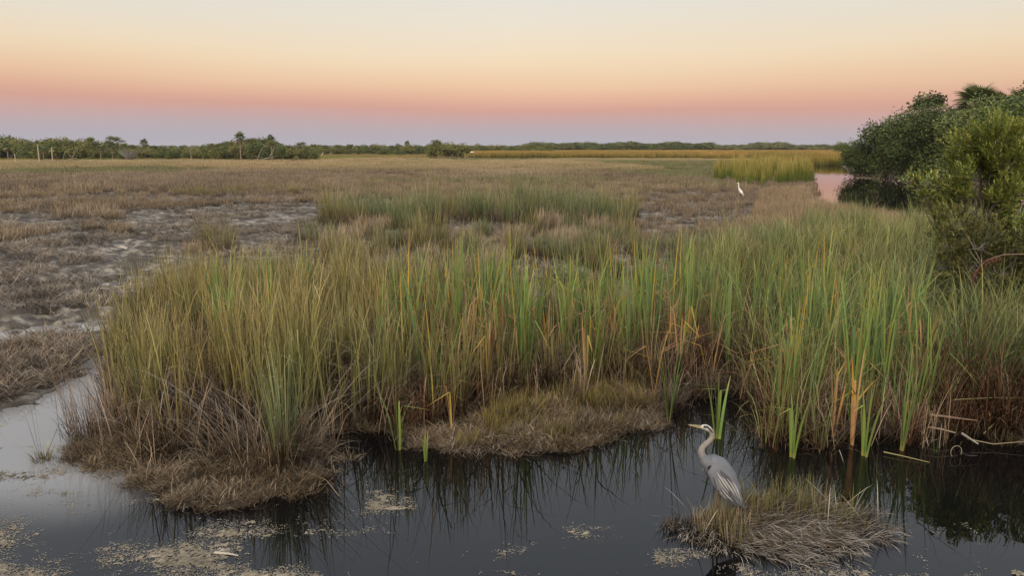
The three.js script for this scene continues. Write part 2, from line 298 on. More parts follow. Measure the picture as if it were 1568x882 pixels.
function scatter(name, label, category, P, perM2, geos, mat, o = {}) {
  let x0 = 1e9, x1 = -1e9, z0 = 1e9, z1 = -1e9; for (const [x, z] of P) { x0 = Math.min(x0, x); x1 = Math.max(x1, x); z0 = Math.min(z0, z); z1 = Math.max(z1, z); }
  const N = Math.floor((x1 - x0) * (z1 - z0) * perM2), sets = geos.map(() => []);
  for (let i = 0; i < N; i++) {
    const x = rr(x0, x1), z = rr(z0, z1), e = R();
    if (!inside(P, x, z)) continue;
    if (o.mask && e > o.mask(x, z)) continue;
    const h = groundH(x, z);
    if (h < (o.wet ?? -0.12)) continue;
    const s = rr(...(o.s ?? [0.75, 1.1])) * (o.size ? o.size(x, z) : 1);
    dummy.position.set(x, h + (o.lift ?? -0.02), z); dummy.rotation.set(gauss() * (o.tilt ?? 0.06) + (o.slant ?? [0, 0])[0], R() * 6.283 * (o.turn ?? 1), gauss() * (o.tilt ?? 0.06) + (o.slant ?? [0, 0])[1]); dummy.scale.set(s * rr(0.9, 1.1), s, s * rr(0.9, 1.1)); dummy.updateMatrix();
    const t = o.tint ? o.tint(x, z) : [1, 1, 1], j = rr(0.85, 1.15);
    sets[Math.floor(R() * geos.length)].push([dummy.matrix.clone(), [t[0] * j, t[1] * j, t[2] * j]]);
  }
  const root = base(name); tag(root, label, category, null, 'stuff');
  let total = 0;
  sets.forEach((list, k) => {
    if (!list.length) return;
    const im = new THREE.InstancedMesh(geos[k], mat, list.length); im.name = o.part ?? 'blades'; im.userData.kind = 'stuff'; im.castShadow = im.receiveShadow = true;
    list.forEach(([mx, c], i) => { im.setMatrixAt(i, mx); im.setColorAt(i, new THREE.Color(c[0], c[1], c[2])); });
    root.add(im); total += list.length;
  });
  console.log(name, total);
  return root;
}
const mixTint = (a, b, f) => (x, z) => { const t = clamp(0.5 + 0.9 * fbm(x * f, z * f + 3, 3), 0, 1); return [0, 1, 2].map((k) => lerp(a[k], b[k], t)); };

reseed(101);
// --- the stand of tall grass in front, three stretches of it
const gap = (f, lo, hi) => (x, z) => smooth(lo, hi, fbm(x * f + 7, z * f - 3, 3));
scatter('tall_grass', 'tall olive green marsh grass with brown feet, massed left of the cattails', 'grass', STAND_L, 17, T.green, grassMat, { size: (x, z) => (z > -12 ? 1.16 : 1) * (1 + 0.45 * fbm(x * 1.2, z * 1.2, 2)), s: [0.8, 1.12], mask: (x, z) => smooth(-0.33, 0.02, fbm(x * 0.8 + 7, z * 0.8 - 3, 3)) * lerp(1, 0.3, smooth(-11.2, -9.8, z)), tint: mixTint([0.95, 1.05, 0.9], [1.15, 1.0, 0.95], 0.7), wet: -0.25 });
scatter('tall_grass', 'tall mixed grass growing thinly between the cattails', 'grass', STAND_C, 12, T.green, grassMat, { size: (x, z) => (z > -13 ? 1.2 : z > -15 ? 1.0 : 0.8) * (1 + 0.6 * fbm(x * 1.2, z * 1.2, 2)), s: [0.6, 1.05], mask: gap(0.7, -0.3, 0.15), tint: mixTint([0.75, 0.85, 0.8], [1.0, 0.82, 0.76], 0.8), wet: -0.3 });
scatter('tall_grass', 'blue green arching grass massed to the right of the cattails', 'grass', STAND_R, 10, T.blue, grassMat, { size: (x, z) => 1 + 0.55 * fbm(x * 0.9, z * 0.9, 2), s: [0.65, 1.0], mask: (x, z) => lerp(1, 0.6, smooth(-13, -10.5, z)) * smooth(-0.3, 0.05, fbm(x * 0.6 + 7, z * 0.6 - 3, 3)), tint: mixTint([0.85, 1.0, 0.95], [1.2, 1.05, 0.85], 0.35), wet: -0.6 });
scatter('dead_stalks', 'pale leaning dead stalks along the front of the tall stand', 'stalks', poly([[150, 700], [230, 730], [380, 735], [480, 700], [560, 668], [700, 675], [850, 640], [1000, 620], [1160, 610], [1180, 680], [1400, 685], [1568, 660], [1568, 560], [1160, 540], [600, 560], [180, 600]]), 5, T.stalk, dryMat, { s: [0.5, 1.1], tint: mixTint([0.6, 0.55, 0.5], [1.1, 1.05, 1.0], 1.0), wet: -0.5 });
scatter('dead_grass', 'dark brown dead grass drooping under the tall stand', 'grass', [...STAND_L], 11, T.dead, dryMat, { s: [0.6, 1.1], tint: mixTint([0.4, 0.38, 0.38], [0.95, 0.9, 0.86], 1.3), wet: -0.3 });
scatter('dead_grass', 'reddish brown dead leaves drooping under the cattails', 'grass', STAND_C, 14, [...T.dead, ...T.rust], dryMat, { s: [0.6, 1.2], tint: mixTint([0.4, 0.38, 0.38], [0.95, 0.88, 0.82], 1.3), wet: -0.8 });
scatter('dead_grass', 'reddish brown dead leaves drooping under the blue green grass', 'grass', STAND_R, 13, [...T.dead, ...T.rust], dryMat, { s: [0.7, 1.25], mask: (x, z) => smooth(-22, -11, z), tint: mixTint([0.4, 0.37, 0.37], [0.95, 0.86, 0.8], 1.3), wet: -0.8 });
scatter('tall_grass', 'long arching sedge blades spilling over the right hand stand', 'grass', STAND_R, 2.2, T.arc, grassMat, { s: [0.6, 1.0], mask: (x, z) => smooth(-24, -12, z), tint: mixTint([0.9, 1.0, 1.0], [1.2, 1.05, 0.8], 0.35), wet: -0.6 });
scatter('dead_grass', 'tangled dead grass over the dark mouth of the inlet', 'grass', poly([[985, 640], [1010, 615], [1080, 594], [1165, 590], [1185, 640], [1150, 612], [1090, 606], [1030, 640]]), 60, [...T.dead, ...T.fine], dryMat, { s: [0.4, 0.8], tint: mixTint([0.5, 0.5, 0.5], [1.0, 0.95, 0.9], 1.4), wet: -0.5, tilt: 0.3 });
scatter('dead_grass', 'dark tangled undergrowth on the shore at the far right', 'grass', poly([[1420, 668], [1440, 625], [1568, 600], [1800, 620], [1800, 700], [1568, 694], [1480, 676]]), 60, [...T.dead, ...T.fine, ...T.shoots], dryMat, { s: [0.35, 0.75], tint: mixTint([0.35, 0.34, 0.28], [0.8, 0.75, 0.6], 1.4), wet: -0.3, tilt: 0.4 });
scatter('dry_grass', 'brown dry grass mixed into the back of the right hand stand', 'grass', STAND_R, 3.2, T.brown, dryMat, { s: [1.1, 2.1], mask: (x, z) => smooth(-15, -22, z) * smooth(9, 6.5, x + z * 0.12) * smooth(-0.1, 0.2, fbm(x * 0.3, z * 0.3, 3)), tint: mixTint([0.6, 0.56, 0.5], [1.0, 0.95, 0.88], 0.5), wet: -0.2 });
scatter('tall_grass', 'dark green sedge arching over at the far right below the bushes', 'grass', poly([[1440, 640], [1450, 560], [1480, 500], [1600, 440], [1900, 440], [1900, 680], [1568, 660]]), 11, [...T.arc, ...T.blue], grassMat, { s: [0.7, 1.05], tint: mixTint([0.45, 0.55, 0.5], [0.8, 0.85, 0.7], 0.6), wet: -0.6 });
scatter('dead_grass', 'rusty dead leaves hanging in the shade at the far right edge', 'grass', poly([[1440, 655], [1450, 590], [1480, 530], [1600, 500], [1800, 520], [1800, 670], [1568, 668]]), 16, T.rust, dryMat, { s: [0.9, 1.6], tint: mixTint([0.35, 0.3, 0.3], [0.8, 0.66, 0.6], 1.0), wet: -0.6 });
// --- litter skirts along the shore
scatter('dead_grass', 'fine straw and litter on the front shore of the marsh', 'grass', poly([[110, 690], [135, 740], [200, 775], [300, 792], [420, 778], [540, 748], [552, 712], [600, 690], [690, 694], [800, 697], [890, 686], [1010, 655], [1000, 600], [600, 600], [200, 660]]), 110, T.fine, dryMat, { s: [0.6, 1.15], tint: mixTint([0.25, 0.24, 0.22], [0.9, 0.87, 0.8], 1.8), wet: -0.05, tilt: 0.4, mask: (x, z) => 0.25 + 0.75 * smooth(-0.3, 0.05, fbm(x * 2.2, z * 2.2, 3)) });
scatter('dead_grass', 'bleached litter in patches on the front shore', 'grass', poly([[150, 720], [135, 745], [200, 775], [300, 792], [420, 778], [545, 745], [552, 712], [620, 690], [690, 702], [800, 705], [890, 694], [1010, 655], [960, 640], [690, 670], [500, 690], [300, 720]]), 60, T.pale, dryMat, { s: [0.5, 1.0], tint: mixTint([0.5, 0.46, 0.42], [1.25, 1.2, 1.1], 1.4), wet: -0.05, tilt: 0.4, lift: 0.0, mask: (x, z) => smooth(0.05, 0.25, fbm(x * 1.6 + 9, z * 1.6, 3)) });
scatter('dead_grass', 'wet straw gathered along the edge of the water', 'grass', poly([[60, 690], [100, 760], [200, 800], [420, 800], [560, 760], [620, 705], [800, 712], [900, 700], [1020, 660], [1010, 620], [900, 640], [700, 660], [560, 640], [480, 650], [150, 650]]), 230, [...T.fine, ...T.pale], dryMat, { s: [0.4, 0.85], tint: mixTint([0.3, 0.28, 0.26], [0.95, 0.9, 0.84], 2.4), wet: -0.06, tilt: 0.4, lift: -0.01, mask: (x, z) => { const h = groundH(x, z); return h < 0.075 ? 1 : 0; } });
scatter('short_grass', 'low sprawling green brown grass on the shore below the cattails', 'grass', poly([[700, 692], [880, 684], [1000, 640], [990, 590], [860, 600], [720, 640]]), 60, T.shoots, grassMat, { s: [0.6, 1.1], tilt: 0.5, tint: mixTint([0.55, 0.5, 0.45], [0.95, 0.88, 0.72], 1.8), wet: -0.02, mask: gap(1.5, -0.35, 0.15) });

// --- mud flat litter, brown patches
const FLAT = poly([[-900, 640], [-900, 272], [1200, 272], [1320, 300], [1260, 345], [1100, 390], [1060, 440], [1050, 520], [600, 520], [560, 492], [300, 486], [215, 505], [165, 560], [0, 628], [-300, 645]]);
scatter('dead_grass', 'grey trampled litter strewn over the mud flat', 'grass', FLAT, 8, [...T.litter, ...T.matted], dryMat, { s: [0.6, 1.3], mask: (x, z) => lerp(0.15, 1, smooth(-75, -30, z)) * smooth(-0.22, 0.12, fbm(x * 0.45, z * 0.45, 4)), tint: mixTint([0.22, 0.2, 0.19], [1.25, 1.2, 1.13], 1.5), wet: 0.0, tilt: 0.2 });
scatter('dead_grass', 'brown grey dead grass bank at the left edge of the mud flat', 'grass', poly([[-200, 640], [0, 620], [50, 608], [110, 570], [140, 545], [110, 520], [40, 525], [-60, 540], [-300, 560]]), 34, T.matted, dryMat, { s: [0.7, 1.3], tint: mixTint([0.4, 0.37, 0.34], [0.95, 0.88, 0.8], 0.9), wet: -0.02, tilt: 0.3, lift: 0.04 });
const brownMask = (x, z) => smooth(0.08, 0.24, fbm(x * 0.13 + 3, z * 0.16, 3)) * smooth(-25, -34, z);
scatter('dry_grass', 'low brown dry grass in patches on the mud flat', 'grass', FLAT, 2.4, T.midbrown, dryMat, { s: [0.5, 0.95], mask: (x, z) => { const e = z + 22 * fbm(x * 0.06 + 9, z * 0.06, 3) + (x < -8 ? 12 : 0); return z < -108 ? 0 : Math.max(brownMask(x, z) * (x < 6 ? 1 : 0.5), smooth(-46, -70, e) * 0.9 * smooth(-108, -84, z)); }, tint: mixTint([0.62, 0.6, 0.6], [1.0, 0.98, 0.92], 0.2), wet: 0.0 });
scatter('dry_grass', 'soft brown dry grass along the near bank of the channel', 'grass', poly([[1150, 350], [1165, 302], [1232, 296], [1244, 318], [1300, 332], [1390, 345], [1420, 352], [1400, 375], [1260, 375], [1110, 395], [1090, 385]]), 9, T.brown, dryMat, { s: [0.8, 1.35], tint: mixTint([0.7, 0.66, 0.6], [1.05, 1.0, 0.95], 0.3), wet: -0.05 });
scatter('dry_grass', 'tan dry grass covering the wide plain', 'grass', [...poly([[-500, 302], [400, 302], [700, 302], [1000, 300], [1110, 290], [1240, 280], [1220, 256]]), [110, -330], [-290, -330], [-330, -200]], 0.75, T.plain, dryMat, { s: [0.6, 1.05], tint: (x, z) => { const f = smooth(-90, -150, z + 40 * fbm(x * 0.02, z * 0.02, 2)), t = clamp(0.5 + fbm(x * 0.06, z * 0.03, 4) * 1.6, 0, 1), ol = smooth(0.1, 0.3, fbm(x * 0.03 + 50, z * 0.025, 3)); if (ol > R()) return [0.55, 0.68, 0.5]; return [lerp(lerp(0.6, 0.85, t), lerp(0.9, 1.1, t), f), lerp(lerp(0.6, 0.85, t), lerp(0.92, 1.06, t), f), lerp(lerp(0.64, 0.88, t), lerp(0.72, 0.88, t), f)]; }, wet: -0.2, mask: (x, z) => (0.3 + 0.7 * smooth(-0.25, 0.1, fbm(x * 0.08, z * 0.05, 3))) * smooth(-68, -90, z + 26 * fbm(x * 0.05, z * 0.05, 3)) });
scatter('green_grass', 'yellow green grass fringe at the foot of the left tree line', 'grass', [[-190, -205], [-60, -240], [-40, -290], [-230, -260]], 0.5, T.plain, grassMat, { s: [0.9, 1.3], tint: mixTint([0.5, 0.75, 0.3], [0.8, 0.85, 0.35], 0.05), wet: -1 });
scatter('green_grass', 'olive scrub grass below the centre tree line', 'grass', [[-115, -285], [-14, -262], [-14, -400], [-130, -400]], 0.4, T.plain, grassMat, { s: [0.9, 1.7], tint: mixTint([0.55, 0.62, 0.35], [0.85, 0.8, 0.42], 0.05), wet: -1 });
scatter('reeds', 'golden band of reeds along the far edge of the plain', 'reeds', [[-14, -255], [20, -262], [70, -250], [108, -235], [140, -260], [168, -300], [230, -420], [120, -440], [-20, -420]], 0.42, T.gold, grassMat, { s: [0.8, 1.15], tint: mixTint([0.55, 0.6, 0.55], [0.95, 0.84, 0.8], 0.06), wet: -2 });
scatter('reeds', 'yellow green reeds on the far bank of the channel', 'reeds', [[57, -173], [82, -172], [115, -190], [150, -260], [110, -290], [76, -250]], 0.7, T.gold, grassMat, { s: [0.6, 0.9], tint: mixTint([0.4, 0.5, 0.42], [0.72, 0.7, 0.55], 0.08), wet: -0.3 });

// --- single clumps: one thing each
reseed(303);
const sub = (geo, m4, into) => { const p = geo.attributes.position, c = geo.attributes.color, v = new THREE.Vector3(), n0 = into.n; for (let i = 0; i < p.count; i++) { v.fromBufferAttribute(p, i).applyMatrix4(m4); into.v(v.x, v.y, v.z, [c.getX(i), c.getY(i), c.getZ(i)]); } const ix = geo.index.array; for (let i = 0; i < ix.length; i++) into.i.push(ix[i] + n0); };
function clumpGeo(geos, n, r, s) { const m = new MB(); for (let i = 0; i < n; i++) { const a = R() * 6.283, q = Math.sqrt(R()) * r; dummy.position.set(Math.cos(a) * q, 0, Math.sin(a) * q); dummy.rotation.set(Math.sin(a) * 0.12, R() * 6.28, -Math.cos(a) * 0.12); dummy.scale.setScalar(rr(...s)); dummy.updateMatrix(); sub(pick(geos), dummy.matrix, m); } return m.geo(); }
function clumpProto(geos, n, r, s, dn) { const o = new THREE.Group(); part('leaves', clumpGeo(geos, n, r, s), grassMat, o); if (dn) part('dead_skirt', clumpGeo(T.dead, dn, r * 1.05, [0.5, 0.9]), dryMat, o, true); return o; }
const GP = [clumpProto(T.green, 10, 0.45, [0.6, 0.95], 6), clumpProto(T.blue, 10, 0.5, [0.6, 0.95], 6), clumpProto(T.green, 16, 0.8, [0.6, 1.0], 8), clumpProto(T.blue, 16, 0.85, [0.65, 1.0], 8)];
// [column, row of the foot, prototype, scale, height scale, label]
const clumps = [
  [342, 386, 2, 1.0, 1.0, 'upright green grass clump alone on the mud flat nearest the grey litter'],
  [492, 378, 1, 1.15, 0.85, 'blue green grass clump at the left end of the middle row, beside bare mud'],
];
for (const [px, py, k, s, hs, label] of clumps) { const g = G(px, py); copy(GP[k], 'grass_clump', [g[0], groundH(g[0], g[2]) - 0.02, g[2]], R() * 6.28, [s, s * hs, s], label, 'grass clump', 'grass clumps on the mud flat'); }
const DP = [clumpProto(T.brown, 9, 0.5, [1.1, 1.8], 5), clumpProto(T.brown, 9, 0.5, [1.0, 1.6], 7)]; for (const o of DP) o.children[0].material = dryMat;
const rowLabel = 'blue green grass clump in the long dense row across the middle of the flat', loose = 'green grass clump among others on the mud behind the cattails', edge = 'brownish green grass clump on the back edge of the tall stand';
for (let px = 510; px < 962; px += 13) { const py = 345 + gauss() * 11, g = G(px, py), s = rr(0.8, 1.3); copy(GP[R() < 0.75 ? 3 : 2], 'grass_clump', [g[0] + gauss() * 0.3, groundH(g[0], g[2]) - 0.02, g[2]], R() * 6.28, [s, s * rr(0.85, 1.5), s], 'blue green clump of the dense middle row, ' + bin(px, [[560, 'its left end'], [620, 'left of its gaps'], [680, 'left of its middle'], [740, 'at its middle'], [800, 'right of its middle'], [870, 'above the dark hollows'], [920, 'near its right end'], [9999, 'its right end beside bare mud']]), 'grass clump', 'grass clumps of the middle row'); }
for (const [px, py] of [[725, 398], [770, 392], [836, 402], [862, 385], [900, 398], [935, 380], [640, 372], [600, 385], [680, 390], [560, 366], [535, 372], [660, 408], [575, 402], [790, 372], [745, 368], [690, 362], [820, 366], [955, 372], [985, 410], [1010, 432], [930, 418], [880, 412], [760, 420], [700, 428], [640, 430], [590, 432], [540, 420], [1040, 410], [1060, 395], [1020, 392], [520, 395], [505, 410], [550, 440], [610, 415], [650, 395], [665, 440], [715, 412], [735, 445], [780, 405], [800, 430], [815, 395], [850, 440], [870, 398], [905, 440], [915, 362], [880, 366], [960, 445], [970, 395], [1000, 455], [1045, 450], [1070, 425], [630, 358], [590, 356], [770, 356], [840, 358]]) {
  if (py > 350 && R() < 0.08) continue;
  const g = G(px + gauss() * 4, py), dry = R() < 0.34; copy(dry ? pick(DP) : GP[R() < 0.5 ? 0 : 1], dry ? 'dry_grass_clump' : 'grass_clump', [g[0], groundH(g[0], g[2]) - 0.02, g[2]], R() * 6.28, [rr(0.75, 1.2), rr(0.8, 1.25), rr(0.75, 1.2)], (dry ? 'grey brown dead clump ' : 'loose green clump ') + (py < 390 ? 'just before the dense middle row, ' : 'just behind the cattails, ') + bin(px, [[580, 'at the left'], [650, 'left of the centre'], [720, 'near the centre'], [790, 'right of the centre'], [870, 'by the pale mud'], [940, 'left of the bare mud'], [9999, 'by the bare mud at the right']]), 'grass clump', dry ? 'dead clumps behind the cattails' : 'grass clumps behind the cattails');
}
for (const [px, py] of [[250, 462], [290, 455], [330, 450], [375, 448], [415, 440], [450, 446], [490, 452], [530, 456], [570, 458], [610, 462], [660, 470], [710, 474], [440, 470], [300, 472], [370, 466]]) {
  const g = G(px + gauss() * 5, py); copy(GP[R() < 0.7 ? 0 : 2], 'grass_clump', [g[0], groundH(g[0], g[2]) - 0.02, g[2]], R() * 6.28, [1, rr(0.75, 1.0), 1], 'brownish clump behind the tall stand, ' + bin(px, [[310, 'at its left'], [400, 'left of centre'], [500, 'at its middle'], [620, 'right of centre'], [9999, 'toward the cattails']]), 'grass clump', 'grass clumps on the back edge of the stand');
}
const RP = clumpProto(T.midbrown, 5, 0.7, [0.7, 1.1], 0); RP.children[0].material = dryMat;
for (const [px, py, s] of [[105, 297, 1.6], [138, 298, 1.8], [118, 335, 1.3], [150, 335, 1.4], [175, 338, 1.2], [40, 368, 1.0], [10, 372, 1.0], [70, 360, 1.0], [300, 392, 0.9], [285, 300, 1.4], [440, 300, 1.5], [410, 296, 1.4], [360, 300, 1.4], [320, 302, 1.4]]) {
  const g = G(px, py), gr = px > 280 && py < 310;
  copy(gr ? GP[2] : RP, gr ? 'grass_clump' : 'dry_grass_clump', [g[0], groundH(g[0], g[2]) - 0.02, g[2]], R() * 6.28, gr ? [s * 0.9, 0.7, s * 0.9] : s, gr ? 'olive grass clump in the low row on the far side of the mud flat' : 'tawny dry grass clump standing up from the grey mud flat', 'grass clump', gr ? 'low olive clumps on the far mud' : 'tawny clumps on the mud flat');
}
{ // the tall leaning reed bed by the channel
  const o = base('reed_bed', [0, 0, 0]); tag(o, 'tall golden green reed bed leaning over beside the channel, behind the egret', 'reeds');
  const m = new MB(), P = poly([[1095, 284], [1160, 289], [1235, 284], [1246, 272], [1220, 262], [1140, 266], [1100, 274]]);
  let n = 0; while (n < 230) { const x = rr(18, 46), z = rr(-130, -66); if (!inside(P, x, z)) continue; n++; dummy.position.set(x, groundH(x, z) - 0.1, z); dummy.rotation.set(0, R() * 6.28, -0.08 - R() * 0.12); dummy.scale.setScalar(rr(0.5, 1.08)); dummy.updateMatrix(); sub(pick(T.reed), dummy.matrix, m); }
  part('stems', m.geo(), grassMat, o);
}
{ // clump that ends the left shore
  const g = G(432, 722), o = base('sedge_clump', [g[0], groundH(g[0], g[2]) - 0.03, g[2]]); tag(o, 'blue green upright sedge clump with brown skirt and arching dead stalks at the left shore', 'sedge');
  const m = new MB(), d = new MB(), s = new MB();
  for (let i = 0; i < 90; i++) { const a = R() * 6.28, q = Math.sqrt(R()) * 0.16; m.blade(Math.cos(a) * q + 0.05, 0, Math.sin(a) * q, a, rr(1.0, 1.75), 0.03 + Math.abs(gauss()) * 0.12, rr(0, 0.5), 0.012, 6, C_BLUE); }
  for (let i = 0; i < 420; i++) { const a = R() * 6.28, q = Math.sqrt(R()) * 0.75; d.blade(Math.cos(a) * q - 0.25, 0.02, Math.sin(a) * q * 0.55, a + gauss() * 0.7, rr(0.4, 1.0), rr(0.1, 0.9), rr(0.3, 2.1), 0.007, 6, i % 3 ? C_DEAD : C_BROWN, { floor: 0.01 }); }
  for (let i = 0; i < 60; i++) { const left = R() < 0.6; s.blade(rr(-0.7, 0.5), 0.05, rr(-0.4, 0.2), (left ? 0.25 : 2.9) + gauss() * 0.5, rr(0.9, 1.9), rr(0.3, 0.8), rr(0.2, 1.0), 0.009, 7, C_GREY); }
  part('leaves', m.geo(), grassMat, o); part('dead_skirt', d.geo(), dryMat, o, true); part('dead_stalks', s.geo(), dryMat, o);
}
{
  const g = G(150, 672), o = base('dry_grass_clump', [g[0], groundH(g[0], g[2]) - 0.03, g[2]]); tag(o, 'thin grey brown grass clump fanning out over the open water at the left shore', 'grass clump');
  const m = new MB(), d = new MB(), col = [[0, 0.09, 0.06, 0.045], [0.5, 0.22, 0.16, 0.115], [1, 0.40, 0.28, 0.19]];
  for (let i = 0; i < 170; i++) { const a = R() * 6.28, q = Math.sqrt(R()) * 0.5; m.blade(Math.cos(a) * q, 0, Math.sin(a) * q * 0.6, R() < 0.5 ? 3.1 + gauss() * 0.8 : R() * 6.28, rr(0.5, 1.35), Math.abs(gauss()) * 0.3, rr(0, 0.7), 0.006, 5, col); }
  for (let i = 0; i < 130; i++) { const a = R() * 6.28, q = Math.sqrt(R()) * 0.45; d.blade(Math.cos(a) * q, 0, Math.sin(a) * q * 0.6, a, rr(0.2, 0.5), rr(0.1, 0.6), rr(0.4, 1.6), 0.008, 5, C_DEAD, { bright: rr(0.3, 0.7) }); }
  part('stems', m.geo(), dryMat, o); part('dead_skirt', d.geo(), dryMat, o, true);
}
{
  const g = G(68, 704), o = base('grass_tuft', [g[0], 0.02, g[2]]); tag(o, 'tiny dark grass tuft with a few bare stalks alone in the open water', 'grass tuft');
  const m = new MB(), s = new MB();
  for (let i = 0; i < 80; i++) { const a = R() * 6.28, q = Math.sqrt(R()) * 0.14; m.blade(Math.cos(a) * q, -0.03, Math.sin(a) * q, a, rr(0.08, 0.24), rr(0.1, 0.7), rr(0, 1), 0.007, 3, C_GREEN); }
  for (const [yaw, h, le] of [[3.2, 0.75, 0.2], [3.4, 0.95, 0.08], [0.2, 0.9, 0.5], [2.9, 0.9, 0.02], [0.4, 0.5, 0.9]]) s.blade(rr(-0.1, 0.1), 0, rr(-0.05, 0.05), yaw, h, le, 0.1, 0.006, 4, C_DEAD);
  part('leaves', m.geo(), grassMat, o); part('stalks', s.geo(), dryMat, o);
}
{ // the heron's islet
  const [ix, iz] = ISLES[0], o = base('grass_islet', [ix, 0, iz]); tag(o, 'low islet of combed pale dead grass with green shoots, under the grey heron', 'grass islet');
  const d = new MB(), m = new MB(), s = new MB();
  for (let i = 0; i < 6500; i++) {
    const a = R() * 6.28, q = Math.sqrt(R()), x = Math.cos(a) * q * 1.42, z = Math.sin(a) * q * 0.80, h = groundH(ix + x, iz + z); if (h < -0.12) continue;
    const front = smooth(-0.25, 0.35, z), yaw = 0.9 + gauss() * 0.75 + (x < -0.7 ? 0.9 : 0), pale = R() < 0.5 * front + 0.12;
    d.blade(x, h - 0.01, z, yaw, rr(0.12, 0.36), rr(0.2, 0.9) + front * 0.5, rr(0.3, 1.4), rr(0.004, 0.009), 5, pale ? C_GREY : C_BROWN, { bright: pale ? rr(0.8, 2.0) : rr(0.2, 1.1), floor: -0.02 });
  }
  for (let i = 0; i < 1700; i++) {
    const a = R() * 6.28, q = Math.sqrt(R()), x = Math.cos(a) * q * 1.25, z = Math.sin(a) * q * 0.58 - 0.2, h = groundH(ix + x, iz + z); if (h < -0.02 || R() < 0.75 * smooth(-0.1, 0.25, z)) continue;
    m.blade(x, h - 0.01, z, R() * 6.28, rr(0.16, 0.46), Math.abs(gauss()) * 0.3, rr(0, 0.9), rr(0.004, 0.008), 4, C_GREEN, { bright: rr(0.6, 1.1) });
  }
  for (let i = 0; i < 420; i++) { const g = G(1092, 793, 0.15), x = g[0] - ix + gauss() * 0.3, z = g[2] - iz + rr(-0.12, 0.42), h = groundH(ix + x, iz + z); if (h > -0.05) (i % 3 ? d : m).blade(x, h - 0.01, z, R() * 6.28, rr(0.16, 0.42), Math.abs(gauss()) * 0.35, rr(0, 0.9), 0.008, 4, i % 3 ? C_BROWN : C_GREEN, { bright: rr(0.5, 1.3) }); }
  for (let i = 0; i < 16; i++) { const x = rr(-1, 1), z = rr(-0.3, 0.3); s.blade(x, 0.1, z, R() * 6.28, rr(0.25, 0.5), rr(0.1, 1.0), 0.3, 0.009, 4, C_GREY, { bright: 1.5 }); }
  part('dead_stems', d.geo(), dryMat, o); part('green_shoots', m.geo(), grassMat, o); part('pale_stalks', s.geo(), dryMat, o, true);
}

// ------------------------------------------------------------------ cattails: one thing per plant, one part per leaf
const K_GREEN = [[0, 0.55, 0.42, 0.16], [0.08, 0.42, 0.38, 0.11], [0.22, 0.155, 0.23, 0.052], [0.8, 0.20, 0.275, 0.075], [1, 0.46, 0.36, 0.12]];
const K_DARK = [[0, 0.30, 0.24, 0.1], [0.12, 0.15, 0.18, 0.06], [0.3, 0.10, 0.165, 0.06], [0.8, 0.14, 0.215, 0.08], [1, 0.30, 0.25, 0.1]];
const K_YELLOW = [[0, 0.42, 0.32, 0.14], [0.3, 0.40, 0.34, 0.08], [0.7, 0.48, 0.34, 0.07], [1, 0.55, 0.28, 0.09]];
const K_TAN = [[0, 0.40, 0.24, 0.12], [0.4, 0.48, 0.29, 0.14], [1, 0.38, 0.22, 0.12]];
function cattail(h, n, style) {
  const o = new THREE.Group();
  for (let i = 0; i < n; i++) {
    const m = new MB(), k = R(), col = style === 'dead' ? (k < 0.6 ? K_TAN : K_YELLOW) : style === 'short' ? K_GREEN : k < 0.5 ? K_GREEN : k < 0.78 ? K_DARK : k < 0.92 ? K_YELLOW : K_TAN;
    const yaw = (i % 2 ? 0 : Math.PI) + gauss() * 0.7, f = yaw + 1.57 + gauss() * 0.5, w = rr(0.02, 0.034), dead = col === K_TAN || col === K_YELLOW;
    m.blade(rr(-0.02, 0.02), -0.12, rr(-0.02, 0.02), yaw, h * rr(0.72, 1.05), rr(0.0, 0.16) + (i > n - 3 ? 0.1 : 0), rr(0, 0.45), w, 9, col, { face: f, full: 0.55, foot: 0.9, bright: rr(0.85, 1.15), kink: (dead && R() < 0.6) || R() < 0.08 ? rr(0.5, 0.8) : 0, kinkBy: rr(0.8, 2.0) });
    part('leaf', m.geo(), grassMat, o);
  }
  return o;
}
reseed(777);
const KP = { tall: [0, 1, 2, 3, 4, 5].map(() => cattail(2.35, 8, 'tall')), dead: [0, 1, 2].map(() => cattail(1.8, 6, 'dead')), short: [0, 1, 2].map(() => cattail(1.0, 5, 'short')) };
const fronts = [
  [611, 690, 'short', 1.15, 'slim young cattail with a pale straight foot, standing in the water left of the others'],
  [652, 706, 'short', 0.6, 'lone short cattail blade in the water in front of the middle shore'],
  [667, 655, 'tall', 0.95, 'bright green cattail fanning from a pale foot at the middle shore'],
  [692, 668, 'dead', 0.75, 'yellowed cattail with bent leaves beside the bright green fan at the shore'],
  [748, 628, 'dead', 1.0, 'orange tan cattail with sharply folded leaves left of the low grass'],
  [888, 596, 'tall', 0.85, 'clean green cattail clump above the low sprawling grass'],
  [1001, 612, 'dead', 1.0, 'thick orange tan dead cattail stalks left of the dark inlet'],
  [1023, 648, 'tall', 0.75, 'single long green cattail leaning at the mouth of the dark inlet'],
  [1098, 672, 'short', 1.25, 'young green cattail standing in the dark inlet above the heron'],
  [1135, 610, 'dead', 1.0, 'pinkish tan collapsed cattail at the right side of the dark inlet'],
  [1213, 700, 'short', 1.2, 'bright young cattail with a yellow foot in the water right of the heron'],
  [1304, 676, 'tall', 0.6, 'stout yellow footed cattail at the front of the right bank'],
  [1323, 698, 'short', 1.25, 'bright green cattail standing in the water in front of the right bank'],
  [1366, 655, 'tall', 0.62, 'green cattail just behind the shore between two yellow footed ones'],
  [1379, 690, 'tall', 0.72, 'broad bright green cattail at the right end of the bank front'],
  [1432, 694, 'short', 0.4, 'tiny yellow cattail stub beside the fallen stems'],
];
